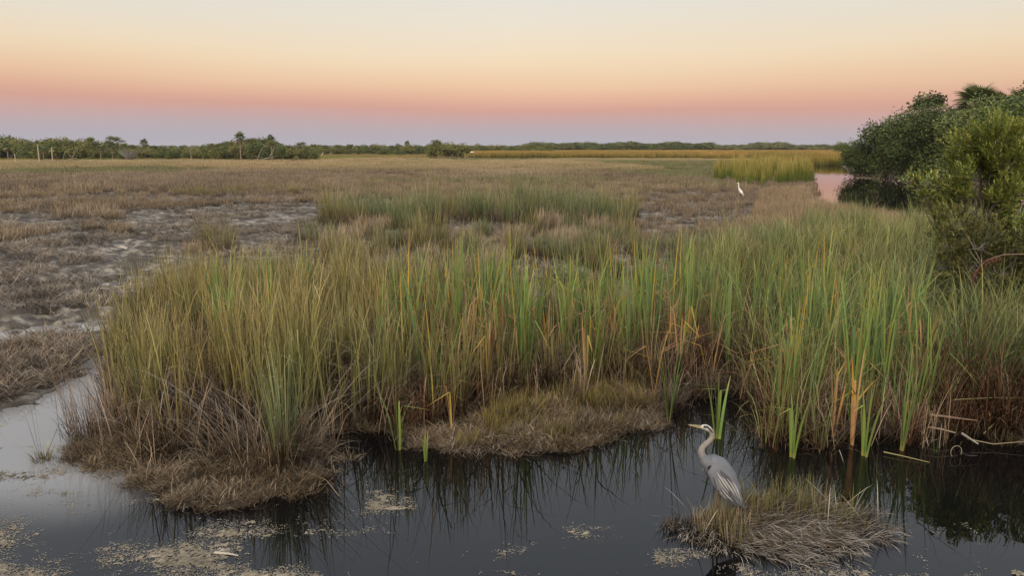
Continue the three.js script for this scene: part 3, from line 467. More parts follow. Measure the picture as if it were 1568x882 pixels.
for (const [px, py, st, s, label] of fronts) { const g = G(px, py); copy(pick(KP[st]), 'cattail', [g[0], Math.max(-0.02, groundH(g[0], g[2])), g[2]], R() * 6.28, s, label, 'cattail', 'cattails along the water'); }
const zoneC = poly([[600, 640], [850, 612], [1000, 600], [1160, 606], [1160, 500], [1060, 470], [700, 480], [600, 520]]), zoneR = poly([[1160, 600], [1180, 680], [1300, 690], [1420, 660], [1420, 560], [1240, 500], [1160, 500]]), zoneL = poly([[300, 600], [600, 640], [600, 490], [320, 480]]);
function stand(P, n, zone, dead) { let k = 0; while (k < n) { const x = rr(-8, 12), z = rr(-24, -8); if (!inside(P, x, z)) continue; k++; const d = R() < dead, row = z > -12.4 ? ', in front' : z > -15 ? ', mid stand' : ', far back', place = zone + bin(784 + FPX * x / -z * 0.98, [[640, 'left of the bright shore fan'], [730, 'behind the yellowed shore cattail'], [800, 'behind the left of the low grass'], [860, 'behind the right of the low grass'], [920, 'above the right end of the low grass'], [980, 'left of the thick tan stalks'], [1040, 'left of the dark inlet'], [1110, 'behind the dark inlet'], [1170, 'at the right of the dark inlet'], [1230, 'above the heron'], [1280, 'right of the heron'], [1330, 'behind the yellow footed shoots'], [9999, 'toward the fallen stalks']]); copy(pick(d ? KP.dead : KP.tall), 'cattail', [x, Math.max(-0.05, groundH(x, z)), z], R() * 6.28, rr(0.8, 1.05) * (z > -12.8 ? (zone ? 1.08 : 1.22) : z < -17 ? 0.85 : 1), (d ? 'dead tan cattail ' : 'green cattail ') + place + row, 'cattail', (d ? 'dead cattails ' : 'green cattails ') + place + row); } }
stand(zoneC, 185, '', 0.32);
stand(zoneR, 75, 'in the right bank ', 0.3);
stand(zoneL, 14, 'in olive grass ', 0.2);

// ------------------------------------------------------------------ trees
function crown(m, blobs, n, size, cols, o = {}) {
  const vol = blobs.map((b) => b[3] * b[4] * b[5]), sum = vol.reduce((a, b) => a + Math.pow(b, 0.67), 0);
  blobs.forEach((b, bi) => {
    const k = Math.floor(n * Math.pow(vol[bi], 0.67) / sum), tone = rr(0.75, 1.25);
    for (let i = 0; i < k; i++) {
      let ux = gauss(), uy = gauss(), uz = gauss(); const l = Math.hypot(ux, uy, uz) || 1; ux /= l; uy /= l; uz /= l;
      const q = Math.pow(R(), o.fill ?? 0.3), lump = 1 + 0.28 * Math.sin(ux * 5 + bi) * Math.sin(uy * 6 + bi * 2) + 0.18 * Math.sin(uz * 9 + ux * 7);
      const p = [b[0] + ux * b[3] * q * lump, b[1] + uy * b[4] * q * lump, b[2] + uz * b[5] * q * lump];
      if (fbm(p[0] * (o.f ?? 1.1) + p[2] * 0.6, p[1] * (o.f ?? 1.1) + p[2] * 0.7, 2) < (o.gap ?? -0.22)) continue;
      let nx = ux * 0.6 + gauss(), ny = uy * 0.5 + 0.5 + gauss() * 0.7, nz = uz * 0.6 + gauss(); const nl = Math.hypot(nx, ny, nz) || 1; nx /= nl; ny /= nl; nz /= nl;
      let dx = gauss() + ux, dy = gauss() + 0.3, dz = gauss() + uz; const dot = dx * nx + dy * ny + dz * nz; dx -= dot * nx; dy -= dot * ny; dz -= dot * nz; const dl = Math.hypot(dx, dy, dz) || 1, s = size * rr(0.6, 1.3);
      const sx = ny * dz - nz * dy, sy = nz * dx - nx * dz, sz = nx * dy - ny * dx, w = s * (o.slim ?? 0.3) / dl, c = pick(cols), j = tone * rr(0.75, 1.25);
      m.leaf(p, [dx / dl * s, dy / dl * s, dz / dl * s], [sx * w, sy * w, sz * w], [c[0] * j, c[1] * j, c[2] * j]);
    }
  });
}
function limbs(m, blobs, foot, r, col, bare = 0) {
  for (const b of blobs) {
    const f = [foot[0] + gauss() * r * 2, 0, foot[2] + gauss() * r * 2], k = rr(0.35, 0.6), mid = [lerp(f[0], b[0], k * 0.7) + gauss() * 0.15, b[1] * k, lerp(f[2], b[2], k * 0.7) + gauss() * 0.15];
    m.tube([[f[0], -0.3, f[2]], mid, [lerp(mid[0], b[0], 0.6), lerp(mid[1], b[1], 0.6), lerp(mid[2], b[2], 0.6)], [b[0], b[1], b[2]]], r, r * 0.3, col);
    for (let i = 0; i < 3; i++) m.tube([[b[0], b[1], b[2]], [b[0] + gauss() * b[3] * 0.5, b[1] + R() * b[4] * 0.5, b[2] + gauss() * b[5] * 0.5], [b[0] + gauss() * b[3] * (0.7 + bare), b[1] + R() * b[4] * (0.7 + bare), b[2] + gauss() * b[5] * (0.7 + bare)]], r * 0.3, r * 0.06, col, 4);
  }
}
const GRN = [[0.13, 0.165, 0.042], [0.15, 0.18, 0.045], [0.11, 0.145, 0.042]], OLV = [[0.19, 0.19, 0.06], [0.165, 0.175, 0.06], [0.22, 0.21, 0.065]], PALE = [[0.19, 0.23, 0.075], [0.165, 0.205, 0.07], [0.24, 0.265, 0.09]], DRK = [[0.085, 0.12, 0.042], [0.105, 0.14, 0.044], [0.07, 0.10, 0.04]], YEL = [[0.24, 0.27, 0.062], [0.21, 0.25, 0.062], [0.33, 0.335, 0.078], [0.155, 0.20, 0.055]];
const GREYBARK = [0.30, 0.26, 0.21], DARKBARK = [0.10, 0.085, 0.07];
function tree(blobs, n, size, cols, r, bark, o = {}) {
  const g = new THREE.Group(), t = new MB(), c = new MB();
  limbs(t, blobs, [0, 0, 0], r, bark, o.bare); if (o.roots) for (let i = 0; i < o.roots; i++) { const a = R() * 6.28, q = rr(1, 3.2), h = rr(0.8, 2.0); t.tube([[Math.cos(a) * 0.3, h, Math.sin(a) * 0.3], [Math.cos(a) * q * 0.6, h * 0.8, Math.sin(a) * q * 0.6], [Math.cos(a) * q, -0.4, Math.sin(a) * q]], 0.06, 0.04, GREYBARK, 4); }
  crown(c, blobs, n, size, cols, o);
  part('trunk', t.geo(true), barkMat, g); part('crown', c.geo(), leafMat, g); return g;
}
const blobSet = (n, H, W, low = 0.3) => Array.from({ length: n }, (_, i) => { const a = i / n * 6.28 + R(), q = W * rr(0.2, 0.62), k = R(); const y = H * lerp(low, 0.8, i === 0 ? 1 : k); return [i === 0 ? 0 : Math.cos(a) * q, y, i === 0 ? 0 : Math.sin(a) * q, W * rr(0.36, 0.55), H * rr(0.16, 0.26), W * rr(0.36, 0.55)]; });
reseed(909);
// --- mangroves of the right bank; unit height about 9 m
const MG = [tree(blobSet(11, 9, 5, 0.16), 22000, 0.3, DRK.concat(GRN), 0.16, GREYBARK, { roots: 26, slim: 0.3, f: 0.8, gap: -0.3 }), tree(blobSet(12, 9, 5.4, 0.16), 22000, 0.3, DRK.concat(GRN), 0.16, GREYBARK, { roots: 26, slim: 0.3, f: 0.8, gap: -0.3 }), tree(blobSet(11, 8, 4.5, 0.2), 20000, 0.27, PALE.concat(GRN), 0.14, GREYBARK, { roots: 8, slim: 0.3, f: 0.9, gap: -0.25 })];
const along = (px, d) => { const [x, z] = at(px, d); return [x, 0, z]; };
for (const [px, d, k, s, sy, label] of [
  [1322, 108, 0, 0.72, 0.78, 'lowest dark mangrove at the left tip of the wooded bank, roots in the channel'],
  [1366, 103, 1, 0.85, 0.98, 'dark mangrove second from the tip of the wooded bank'],
  [1404, 96, 0, 0.88, 1.08, 'tall dark mangrove in the middle of the wooded bank over the channel'],
  [1448, 90, 1, 0.9, 1.1, 'dark mangrove under the palm, its pale roots over the water'],
  [1432, 108, 0, 0.8, 1.1, 'dark mangrove standing behind the middle of the wooded bank'],
  [1502, 72, 2, 1.05, 0.98, 'pale green leafy tree in front of the fan palm'],
  [1560, 66, 2, 1.0, 0.96, 'pale green tree at the right edge below the second palm'],
  [1520, 90, 1, 1.0, 0.95, 'dark tree between the two fan palms'],
  [1610, 66, 0, 1.0, 1.0, 'dark tree cut by the right edge of the view']]) copy(MG[k], 'mangrove_tree', along(px, d), R() * 6.28, [s, s * sy, s], label, 'tree', 'trees of the right bank');
{ // thin open top that rises above the mangroves
  const t = tree([[0, 8.6, 0, 1.9, 1.0, 1.5], [-1.5, 8.0, 0, 1.3, 0.8, 1.2], [1.8, 8.8, 0.4, 1.2, 0.9, 1.2]], 1100, 0.34, DRK.concat([[0.12, 0.08, 0.04]]), 0.1, DARKBARK, { fill: 0.6, gap: -0.15, slim: 0.42, bare: 0.2 });
  copy(t, 'open_tree', along(1412, 104), 0.5, [1, 1.16, 1], 'sparse tree with see-through top rising above the mangroves left of the palm', 'tree');
}
copy(MG[2], 'shore_tree', along(1284, 300), 1, [0.75, 0.75, 0.75], 'small dark tree far behind the tip of the wooded bank', 'tree');
function fan(m, col, L, droop) { // one palmate leaf on its stalk, growing along +x
  const hub = [L * 0.55, L * 0.10, 0]; m.tube([[0, 0, 0], [L * 0.3, L * 0.09, 0], hub], 0.025, 0.015, [0.12, 0.13, 0.05], 4);
  for (let i = 0; i < 26; i++) {
    const a = (i / 25 - 0.5) * 4.2, l = L * 0.62 * (1 - 0.25 * Math.abs(a) / 2.1) * rr(0.9, 1.05), j = rr(0.75, 1.3), c = [col[0] * j, col[1] * j, col[2] * j], dx = Math.cos(a), dz = Math.sin(a), w = l * 0.045;
    const p = m.v(...hub, c), q = [hub[0] + dx * l * 0.55, hub[1] - droop * l * 0.1, hub[2] + dz * l * 0.55], b = m.v(q[0] - dz * w, q[1], q[2] + dx * w, c), e = m.v(q[0] + dz * w, q[1], q[2] - dx * w, c), t = m.v(hub[0] + dx * l, hub[1] - droop * l * 0.5 - R() * 0.05, hub[2] + dz * l, c);
    m.tri(p, b, e); m.tri(b, t, e);
  }
}
function palm(H, L, n, r, dead = 0) {
  const g = new THREE.Group(), t = new MB(); t.tube([[0, -0.3, 0], [0.1, H * 0.4, 0.05], [0.05, H * 0.75, 0], [0, H, 0]], r, r * 0.85, [0.26, 0.21, 0.16], 7); part('trunk', t.geo(true), barkMat, g);
  for (let i = 0; i < n; i++) {
    const m = new MB(), isDead = i < dead; fan(m, isDead ? [0.2, 0.13, 0.07] : pick([[0.12, 0.15, 0.05], [0.10, 0.135, 0.05], [0.16, 0.18, 0.06]]), L * rr(0.85, 1.1), rr(0.4, 1.0));
    const f = part('frond', m.geo(), leafMat, g); f.position.set(0, H - 0.05 + R() * 0.2, 0); f.rotation.set(0, i * 2.4 + R() * 0.4, isDead ? -rr(0.9, 1.4) : lerp(1.35, -0.55, i / n) + gauss() * 0.15, 'YXZ');
  }
  return g;
}
reseed(1200);
const PALM = [palm(8.2, 2.5, 44, 0.2, 3), palm(7.8, 2.3, 40, 0.2, 6)];
copy(PALM[0], 'fan_palm', along(1490, 82), 0, [1.05, 0.98, 1.05], 'green fan palm whose crown tops the wooded bank', 'palm', 'fan palms of the right bank');
copy(PALM[1], 'fan_palm', along(1524, 86), 1, [1.05, 1.0, 1.05], 'fan palm with a lower drooping crown just right of the tallest palm', 'palm', 'fan palms of the right bank');
copy(PALM[1], 'fan_palm', along(1566, 76), 2.2, [1.05, 0.98, 1.05], 'fan palm with brown lower fronds cut by the right edge of the view', 'palm', 'fan palms of the right bank');

// --- the near bush on the right: sprigs of narrow leaves
function bush(foot, blobs, perM, cols, bark) { // blobs [x, y, z, radius] round the foot
  const g = new THREE.Group(), t = new MB(), c = new MB();
  for (const [x, y, z, r] of blobs) {
    t.tube([[gauss() * 0.25, -0.2, gauss() * 0.25], [x * 0.4 + gauss() * 0.15, y * 0.5, z * 0.4], [x * 0.8, y * 0.85, z * 0.8], [x, y, z]], 0.022, 0.008, bark, 5);
    const N = Math.floor(perM * r * r);
    for (let i = 0; i < N; i++) {
      const ux = gauss(), uy = gauss(), uz = gauss(), d = Math.hypot(ux, uy, uz) || 1, q = r * Math.pow(R(), 0.3) * (1 + 0.3 * Math.sin(ux / d * 6 + x) * Math.sin(uy / d * 7 + y)), out = [ux / d, uy / d + 0.5, uz / d], p = [x + ux / d * q, y + uy / d * q * 0.9, z + uz / d * q];
      if (fbm(p[0] * 1.9 + p[2], p[1] * 1.9 - p[2] * 0.6, 2) < -0.2) continue;
      if (i % 9 === 0) t.tube([[x + gauss() * 0.05, y - r * 0.3, z], [lerp(x, p[0], 0.6), lerp(y, p[1], 0.5) - 0.04, lerp(z, p[2], 0.6)], p], 0.009, 0.003, bark, 3);
      const tone = rr(0.6, 1.4), cc = pick(cols);
      for (let k = 0; k < 8; k++) {
        const a = k * 2.4, l = rr(0.06, 0.115), sp = rr(0.5, 0.95), e = [out[0] + Math.cos(a) * sp, out[1] + Math.sin(a * 1.3) * sp * 0.6, out[2] + Math.sin(a) * sp], el = Math.hypot(...e), f = [p[0] + out[0] * k * 0.016, p[1] + out[1] * k * 0.016, p[2] + out[2] * k * 0.016];
        const dv = e.map((v) => v / el * l), s = [-dv[2], gauss() * l * 0.4, dv[0]], sl = Math.hypot(...s) || 1, w = l * 0.17, j = tone * rr(0.8, 1.2);
        c.leaf(f, dv, s.map((v) => v / sl * w), [cc[0] * j, cc[1] * j, cc[2] * j]);
      }
    }
  }
  part('trunk', t.geo(true), barkMat, g); part('crown', c.geo(), leafMat, g); g.position.set(...foot); return g;
}
const see = (px, py, d) => { const a = (px - 784) / FPX, b = (441 - py) / FPX, t = d / (CP + b * SP); return [a * t, EYE + (b * CP - SP) * t, -d]; }; // the point seen at px, py, d metres ahead
reseed(1313);
{
  const foot = [9.9, 0, -16.5], rel = (l) => l.map(([px, py, r, dz]) => { const p = see(px, py, 16.5 - (dz ?? 0)); return [p[0] - foot[0], p[1], p[2] - foot[2], r]; });
  const nb = bush(foot, rel([[1502, 232, 0.5], [1474, 258, 0.36], [1462, 228, 0.22], [1540, 222, 0.6], [1455, 300, 0.28, 0.2], [1432, 283, 0.17, 0.3], [1408, 286, 0.15, 0.4], [1392, 278, 0.11, 0.4], [1418, 302, 0.12, 0.4], [1497, 292, 0.6], [1552, 285, 0.75], [1496, 345, 0.5, 0.3], [1552, 350, 0.75, 0.3], [1470, 338, 0.3, 0.4], [1610, 300, 1.0], [1605, 225, 0.8], [1640, 390, 1.0], [1680, 250, 1.2], [1452, 350, 0.32, 0.5], [1460, 385, 0.36, 0.6], [1500, 395, 0.5, 0.5], [1450, 325, 0.3, 0.4], [1520, 262, 0.5], [1495, 272, 0.38, 0.8], [1545, 305, 0.5, 0.9], [1508, 322, 0.42, 0.9], [1478, 300, 0.34, 0.7], [1540, 250, 0.45, 0.6], [1525, 215, 0.4, 0.4]]), 1500, YEL, [0.13, 0.11, 0.09]);
  copy(nb, 'mangrove_bush', foot, 0, 1, 'yellow green leafy bush at the right edge with a low reaching branch', 'bush');
  const nb2 = bush([10, 0, -14.8], [[1500, 372, 0.42], [1540, 372, 0.5], [1575, 380, 0.6], [1470, 365, 0.25], [1530, 410, 0.5], [1580, 430, 0.6], [1490, 400, 0.4], [1620, 350, 0.7], [1455, 395, 0.3], [1475, 425, 0.35], [1520, 440, 0.4], [1448, 372, 0.28], [1440, 405, 0.26], [1460, 440, 0.3], [1500, 460, 0.4], [1560, 460, 0.5], [1465, 340, 0.28]].map(([px, py, r]) => { const p = see(px, py, 14.8); return [p[0] - 10, p[1], p[2] + 14.8, r]; }), 1100, [[0.16, 0.17, 0.06], [0.13, 0.14, 0.06], [0.22, 0.21, 0.075]], [0.2, 0.18, 0.16]);
  copy(nb2, 'twiggy_bush', [10, 0, -14.8], 0, 1, 'dull green bush with grey twigs below the yellow green bush', 'bush');
}

// --- tree line on the left and centre horizon
reseed(1500);
const FT = [tree(blobSet(8, 6, 3.6, 0.22), 3400, 0.5, OLV.concat(OLV, GRN), 0.14, GREYBARK, { slim: 0.34, f: 0.7, gap: -0.3 }), tree(blobSet(7, 6, 4.2, 0.2), 3400, 0.5, OLV, 0.14, GREYBARK, { slim: 0.34, f: 0.7, gap: -0.3 }), tree(blobSet(8, 6, 3.8, 0.22), 3400, 0.5, GRN.concat(PALE), 0.14, GREYBARK, { slim: 0.34, f: 0.7, gap: -0.3 })];
const OPEN = tree([[-2.0, 6.6, 0, 1.3, 0.9, 1.2], [-0.6, 7.9, 0.4, 1.4, 0.9, 1.2], [1.0, 7.6, -0.3, 1.2, 1.0, 1.2], [2.3, 6.9, -0.3, 1.3, 0.8, 1.2], [3.2, 5.6, 0, 1.0, 0.7, 0.9], [-3.0, 5.4, 0.3, 1.0, 0.7, 0.9], [0.4, 6.0, 0.5, 1.3, 0.8, 1.1], [-1.2, 5.0, -0.4, 1.2, 0.7, 1.0], [1.8, 4.8, 0.3, 1.1, 0.7, 1.0]], 2000, 0.36, OLV.concat(GRN), 0.13, [0.32, 0.27, 0.22], { fill: 0.55, gap: -0.08, bare: 0.25, slim: 0.4 });
const lineLabel = 'low rounded mangrove in the left tree line along the horizon', midLabel = 'low shrubby tree in the farther tree line at the centre horizon';
const topL = (px) => stops([[-60, 216, 0, 0], [20, 212, 0, 0], [60, 219, 0, 0], [90, 214, 0, 0], [120, 216, 0, 0], [160, 222, 0, 0], [210, 224, 0, 0], [250, 226, 0, 0], [300, 228, 0, 0], [330, 221, 0, 0], [400, 215, 0, 0], [440, 223, 0, 0], [485, 228, 0, 0]], px)[0];
for (let px = -70; px < 486; px += 11) for (const back of [0, 1]) {
  const d = rr(228, 240) + back * 14, H = EYE + 0.5 + (226 - topL(px) + gauss() * 2.0 - (back ? 0 : 6)) * d / FPX, s = H / 6.1, p = px + gauss() * 5;
  copy(pick(FT), 'mangrove_tree', along(p, d), R() * 6.28, [s * rr(0.85, 1.1), s, s * rr(0.8, 1.0)], (back ? 'mangrove behind the front row, ' : 'low green front mangrove of the left line, ') + bin(p, [[75, 'by the first dead trunks'], [135, 'left of the open crowned trees'], [205, 'around the open crowned trees'], [260, 'right of the leafless bush'], [320, 'by the lone leaning dead trunk'], [380, 'left of the tallest bare palm'], [440, 'among the bare palm trunks'], [999, 'at the right end of the line']]), 'tree', 'trees of the left tree line');
}
for (let px = 478; px < 850; px += 12) {
  const d = rr(330, 380), H = EYE + (226 - 222 + gauss() * 1.5) * d / FPX, s = H / 6.1;
  copy(pick(FT), 'mangrove_tree', along(px + gauss() * 4, d), R() * 6.28, [s * 1.2, s, s], 'low shrubby tree in the farther tree line ' + bin(px, [[545, 'right of the slanting dead stem'], [600, 'by the short pale dead stems'], [650, 'left of the round bushes'], [735, 'behind the round bushes'], [999, 'above the golden reeds, right of the bushes']]), 'tree', 'trees of the centre tree line');
}
for (const [px, d, H, w, k, label] of [
  [668, 250, 6.7, 0.95, 0, 'taller dark round bush, left end of the bushes in mid plain'],
  [688, 246, 5.6, 0.95, 1, 'broad olive bush in the middle of the plain under the horizon'],
  [708, 248, 5.2, 0.9, 1, 'broad olive bush with a white bird at its right side'],
  [588, 330, 3.6, 0.8, 2, 'pale low shrub in front of the centre tree line'], [612, 320, 3.2, 0.8, 2, 'pale low shrub left of the orange reeds at the centre tree line']]) copy(FT[k], 'mangrove_bush', along(px, d), px, [w, H / 6.1, w], label, 'bush');
for (const [px, d, s, label] of [
  [176, 246, 1.0, 'tall open crowned tree with see-through branches above the left tree line'],
  [140, 244, 0.95, 'dark open crowned tree beside the tallest see-through one on the left'],
  [386, 240, 0.92, 'flat topped open tree among bare trunks in the left tree line'],
  [352, 240, 0.78, 'open tree at the left end of the bare trunks group'], [405, 246, 0.9, 'open tree behind the bare palm trunks'], [462, 236, 0.75, 'grey limbed open tree at the right end of the left tree line']]) copy(OPEN, 'open_tree', along(px, d), px, [s, s * 0.86, s], label, 'tree', 'open trees of the left tree line');
const SPALM = [palm(5, 1.5, 24, 0.12, 3), palm(3.2, 1.2, 20, 0.11, 4)];
for (const [px, d, k, s, label] of [
  [369, 224, 0, 1.28, 'bare trunked palm with a ragged crown, tallest of the trunks on the left'], [416, 226, 0, 1.15, 'thin palm with a small crown right of the tallest trunk'], [12, 222, 1, 1.3, 'pale palm low in the trees at the far left'],
  [67, 222, 1, 1.0, 'small palm behind the second bare post'], [155, 222, 1, 1.15, 'small palm in front of the open crowned trees'], [172, 222, 0, 0.85, 'palm below the tallest see-through tree'], [222, 240, 0, 1.0, 'brown headed palm poking out of the left tree line'], [624, 345, 0, 1.05, 'lone palm top above the centre tree line']]) copy(SPALM[k], 'cabbage_palm', along(px, d), px, s, label, 'palm', 'palms of the left tree line');
function post(h, r, lean, col, split) { const g = new MB(); g.tube([[0, -0.3, 0], [lean * 0.4, h * 0.4, 0], [lean * 0.8, h * 0.8, 0.02], [lean, h, 0]], r, r * 0.7, col, 7); if (split) g.tube([[lean * 0.8, h * 0.75, 0], [lean + 0.3, h * 0.95, 0.1], [lean + 0.9, h * 1.1, 0.1]], r * 0.5, r * 0.2, col, 5); return g.geo(true); }
for (const [px, py, top, lean, label] of [
  [26, 252, 236, -0.1, 'short pale dead trunk at the far left of the plain'], [62, 252, 223, 0.0, 'slender dead trunk in front of a small palm'], [82, 248, 226, 0.1, 'straight pale dead trunk second from the left palm'],
  [295, 247, 232, -0.3, 'leaning pale dead trunk alone between the tree groups'], [425, 244, 223, 0.05, 'grey dead trunk left of the last one in the group'], [434, 244, 221, 0.35, 'rightmost grey dead trunk of the group, slightly curved'],
  [492, 243, 234, 0.8, 'slanting dead stem right of the left tree line'], [551, 238, 232, 0.3, 'short pale dead stem in the centre tree line'], [574, 238, 226, 0, 'pale dead trunk with a small top in the centre tree line'], [508, 240, 234, -0.2, 'short pale stub right of the slanting dead stem']]) {
  const g = G(px, py), d = Math.abs(g[2]), h = (py - top) * d / FPX, o = new THREE.Mesh(post(h, 0.17 * d / 220, lean, [0.42, 0.36, 0.29], px === 492), barkMat); o.name = numbered('dead_tree'); o.position.set(g[0], 0, g[2]); o.castShadow = true; tag(o, label, 'dead tree', 'dead trunks on the plain'); scene.add(o);
}
for (const [px, d, s, label] of [[106, 222, 1, 'twisted pale dead snag lying against the left trees'], [408, 226, 1.3, 'sprawling pale dead branches between the palm trunks']]) {
  const m = new MB(), c = [0.30, 0.26, 0.21]; m.tube([[-2.2, 0, 0], [-1.4, 2, 0], [-0.6, 3.2, 0.2], [0.8, 3.5, 0]], 0.09, 0.04, c); m.tube([[-2, 0.3, 0], [0, 0.6, 0.3], [1.6, 1.8, 0]], 0.08, 0.03, c); m.tube([[-0.4, 0.6, 0.3], [1.2, 0.9, 0], [2.2, 1.2, 0]], 0.12, 0.04, c); m.tube([[0.8, 1.2, 0.1], [1.8, 2.8, 0], [2.0, 4, 0]], 0.1, 0.04, c);
  const o = new THREE.Mesh(m.geo(true), barkMat); o.name = numbered('dead_snag'); const p = along(px, d); o.position.set(...p); o.scale.setScalar(s); o.castShadow = true; tag(o, label, 'dead tree'); scene.add(o);
}
{ // grey leafless bush
  const m = new MB(); for (let i = 0; i < 120; i++) { const a = R() * 6.28, l = rr(1.5, 4), q = rr(0.1, 0.7); m.tube([[gauss() * 0.3, 0, gauss() * 0.3], [Math.cos(a) * l * q * 0.5, l * 0.5, Math.sin(a) * l * q * 0.5], [Math.cos(a) * l * q + gauss() * 0.3, l, Math.sin(a) * l * q]], 0.05, 0.02, [0.30, 0.27, 0.24], 3); }
  const o = new THREE.Mesh(m.geo(true), barkMat); o.name = 'leafless_bush'; o.position.set(...along(198, 222)); o.scale.set(1.5, 1, 1.2); o.castShadow = true; tag(o, 'grey leafless bush in front of the left tree line', 'bush'); scene.add(o);
}
// --- far woods that read as one mass
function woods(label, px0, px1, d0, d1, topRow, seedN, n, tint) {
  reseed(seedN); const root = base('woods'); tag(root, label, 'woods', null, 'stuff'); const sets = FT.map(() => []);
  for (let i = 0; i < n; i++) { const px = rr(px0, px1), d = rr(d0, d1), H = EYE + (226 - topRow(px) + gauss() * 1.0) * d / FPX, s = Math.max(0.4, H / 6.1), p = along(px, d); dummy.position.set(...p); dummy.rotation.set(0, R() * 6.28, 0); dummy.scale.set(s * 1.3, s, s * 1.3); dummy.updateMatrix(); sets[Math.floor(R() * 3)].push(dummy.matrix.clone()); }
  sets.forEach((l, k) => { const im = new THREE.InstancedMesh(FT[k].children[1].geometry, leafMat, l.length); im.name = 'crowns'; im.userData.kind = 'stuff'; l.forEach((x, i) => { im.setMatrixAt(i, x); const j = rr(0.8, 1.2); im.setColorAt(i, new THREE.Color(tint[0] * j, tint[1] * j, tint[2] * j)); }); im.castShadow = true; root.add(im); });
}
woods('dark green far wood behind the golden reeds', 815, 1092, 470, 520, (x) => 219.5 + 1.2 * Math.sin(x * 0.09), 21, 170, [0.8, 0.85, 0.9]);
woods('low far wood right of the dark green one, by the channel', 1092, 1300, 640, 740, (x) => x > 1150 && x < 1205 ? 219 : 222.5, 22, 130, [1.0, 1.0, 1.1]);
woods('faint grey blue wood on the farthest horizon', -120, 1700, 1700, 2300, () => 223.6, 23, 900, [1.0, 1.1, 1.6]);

// ------------------------------------------------------------------ small things
function stick(name, pts, r0, r1, col, label, category) { const m = new MB(); m.tube(pts, r0 * 0.62, r1 * 0.62, col.map((v) => v * 0.62), 6); const o = new THREE.Mesh(m.geo(true), barkMat); o.name = numbered(name); o.castShadow = o.receiveShadow = true; tag(o, label, category); scene.add(o); return o; }
const W3 = (px, py, y) => G(px, py, y);
stick('driftwood', [W3(1422, 635, 0.3), W3(1440, 637, 0.3), W3(1470, 641, 0.27), W3(1496, 644, 0.22)], 0.035, 0.012, [0.33, 0.22, 0.15], 'broken brown stalk lying highest of the fallen stems at the right shore', 'stick');
stick('driftwood', [W3(1420, 654, 0.15), W3(1440, 657, 0.16), W3(1462, 663, 0.12)], 0.025, 0.015, [0.42, 0.33, 0.25], 'short pale brown stalk lying just below the broken brown one', 'stick');
stick('driftwood', [W3(1472, 664, 0.12), W3(1483, 671, 0.12), W3(1497, 680, 0.08)], 0.03, 0.015, [0.5, 0.45, 0.36], 'pale split stalk slanting down to the water at the right shore', 'stick');
stick('fallen_reed', [W3(1505, 664, 0.1), W3(1530, 640, 0.25), W3(1558, 622, 0.4)], 0.012, 0.006, [0.26, 0.30, 0.12], 'straight green stem slanting up at the right shore', 'stem');
stick('fallen_reed', [W3(1460, 612, 0.5), W3(1520, 609, 0.5), W3(1568, 609, 0.5)], 0.012, 0.008, [0.28, 0.28, 0.12], 'long level green stem above the fallen stalks at the right', 'stem');
stick('fallen_reed', [W3(1480, 672, 0.1), W3(1520, 680, 0.06), W3(1568, 676, 0.1), W3(1600, 660, 0.2)], 0.012, 0.008, [0.4, 0.33, 0.2], 'long straw stem lying along the water at the right edge', 'stem');
stick('fallen_reed', [W3(1352, 692, 0.03), W3(1380, 698, 0.03), W3(1422, 708, 0.01)], 0.014, 0.008, [0.45, 0.40, 0.18], 'yellow stem floating in front of the right bank', 'stem');
{ const c = W3(1462, 696, 0.02), pts = []; for (let i = 0; i <= 14; i++) { const a = -0.4 + i / 14 * 5.2; pts.push([c[0] + Math.cos(a) * 0.075, 0.06 + Math.sin(a) * 0.085, c[2] + 0.02 * i / 14]); } stick('fallen_reed', pts, 0.007, 0.005, [0.5, 0.45, 0.28], 'pale stem curled into a loop on the water at the right', 'stem'); }
stick('wood_chip', [W3(344, 842, 0.005), W3(330, 846, 0.015), W3(352, 848, 0.012), W3(366, 851, 0.0)], 0.028, 0.012, [0.62, 0.58, 0.5], 'pale wood chip afloat at the bottom among the grass reflections', 'wood');
{ const a = W3(440, 640, 0.3), o = stick('fallen_reed', [W3(520, 760, 0), W3(500, 735, 0.02), W3(465, 720, 0.1)], 0.008, 0.006, [0.4, 0.3, 0.2], 'thin brown stem trailing from the sedge clump into the water', 'stem'); }
{ // a dried palm frond hanging over the right bank
  const o = base('dead_frond', [0, 0, 0]); tag(o, 'dried reddish frond arching down over the grass at the right edge', 'frond'); const d = 13, W = (px, py) => { const a = (px - 784) / FPX, b = (441 - py) / FPX; const dy = b * CP - SP, dz = -CP - b * SP, t = d / -dz; return [a * t, EYE + dy * t, -d]; };
  const pts = [W(1600, 386), W(1568, 389), W(1535, 390), W(1510, 398), W(1493, 415), W(1486, 440)], m = new MB(), l = new MB(); m.tube(pts, 0.010, 0.005, [0.2, 0.14, 0.1], 5); part('stalk', m.geo(true), barkMat, o);
  for (let i = 0; i < 90; i++) { const k = 2 + R() * 2.95, j = Math.floor(k), f = k - j, p = [0, 1, 2].map((q) => lerp(pts[j][q], pts[Math.min(j + 1, 5)][q], f)); l.blade(p[0], p[1], p[2], R() * 6.28, rr(0.08, 0.2), rr(1.6, 2.6), 0.5, 0.014, 3, [[0, 0.09, 0.03, 0.024], [1, 0.14, 0.055, 0.04]]); }
  part('leaflets', l.geo(), dryMat, o);
}
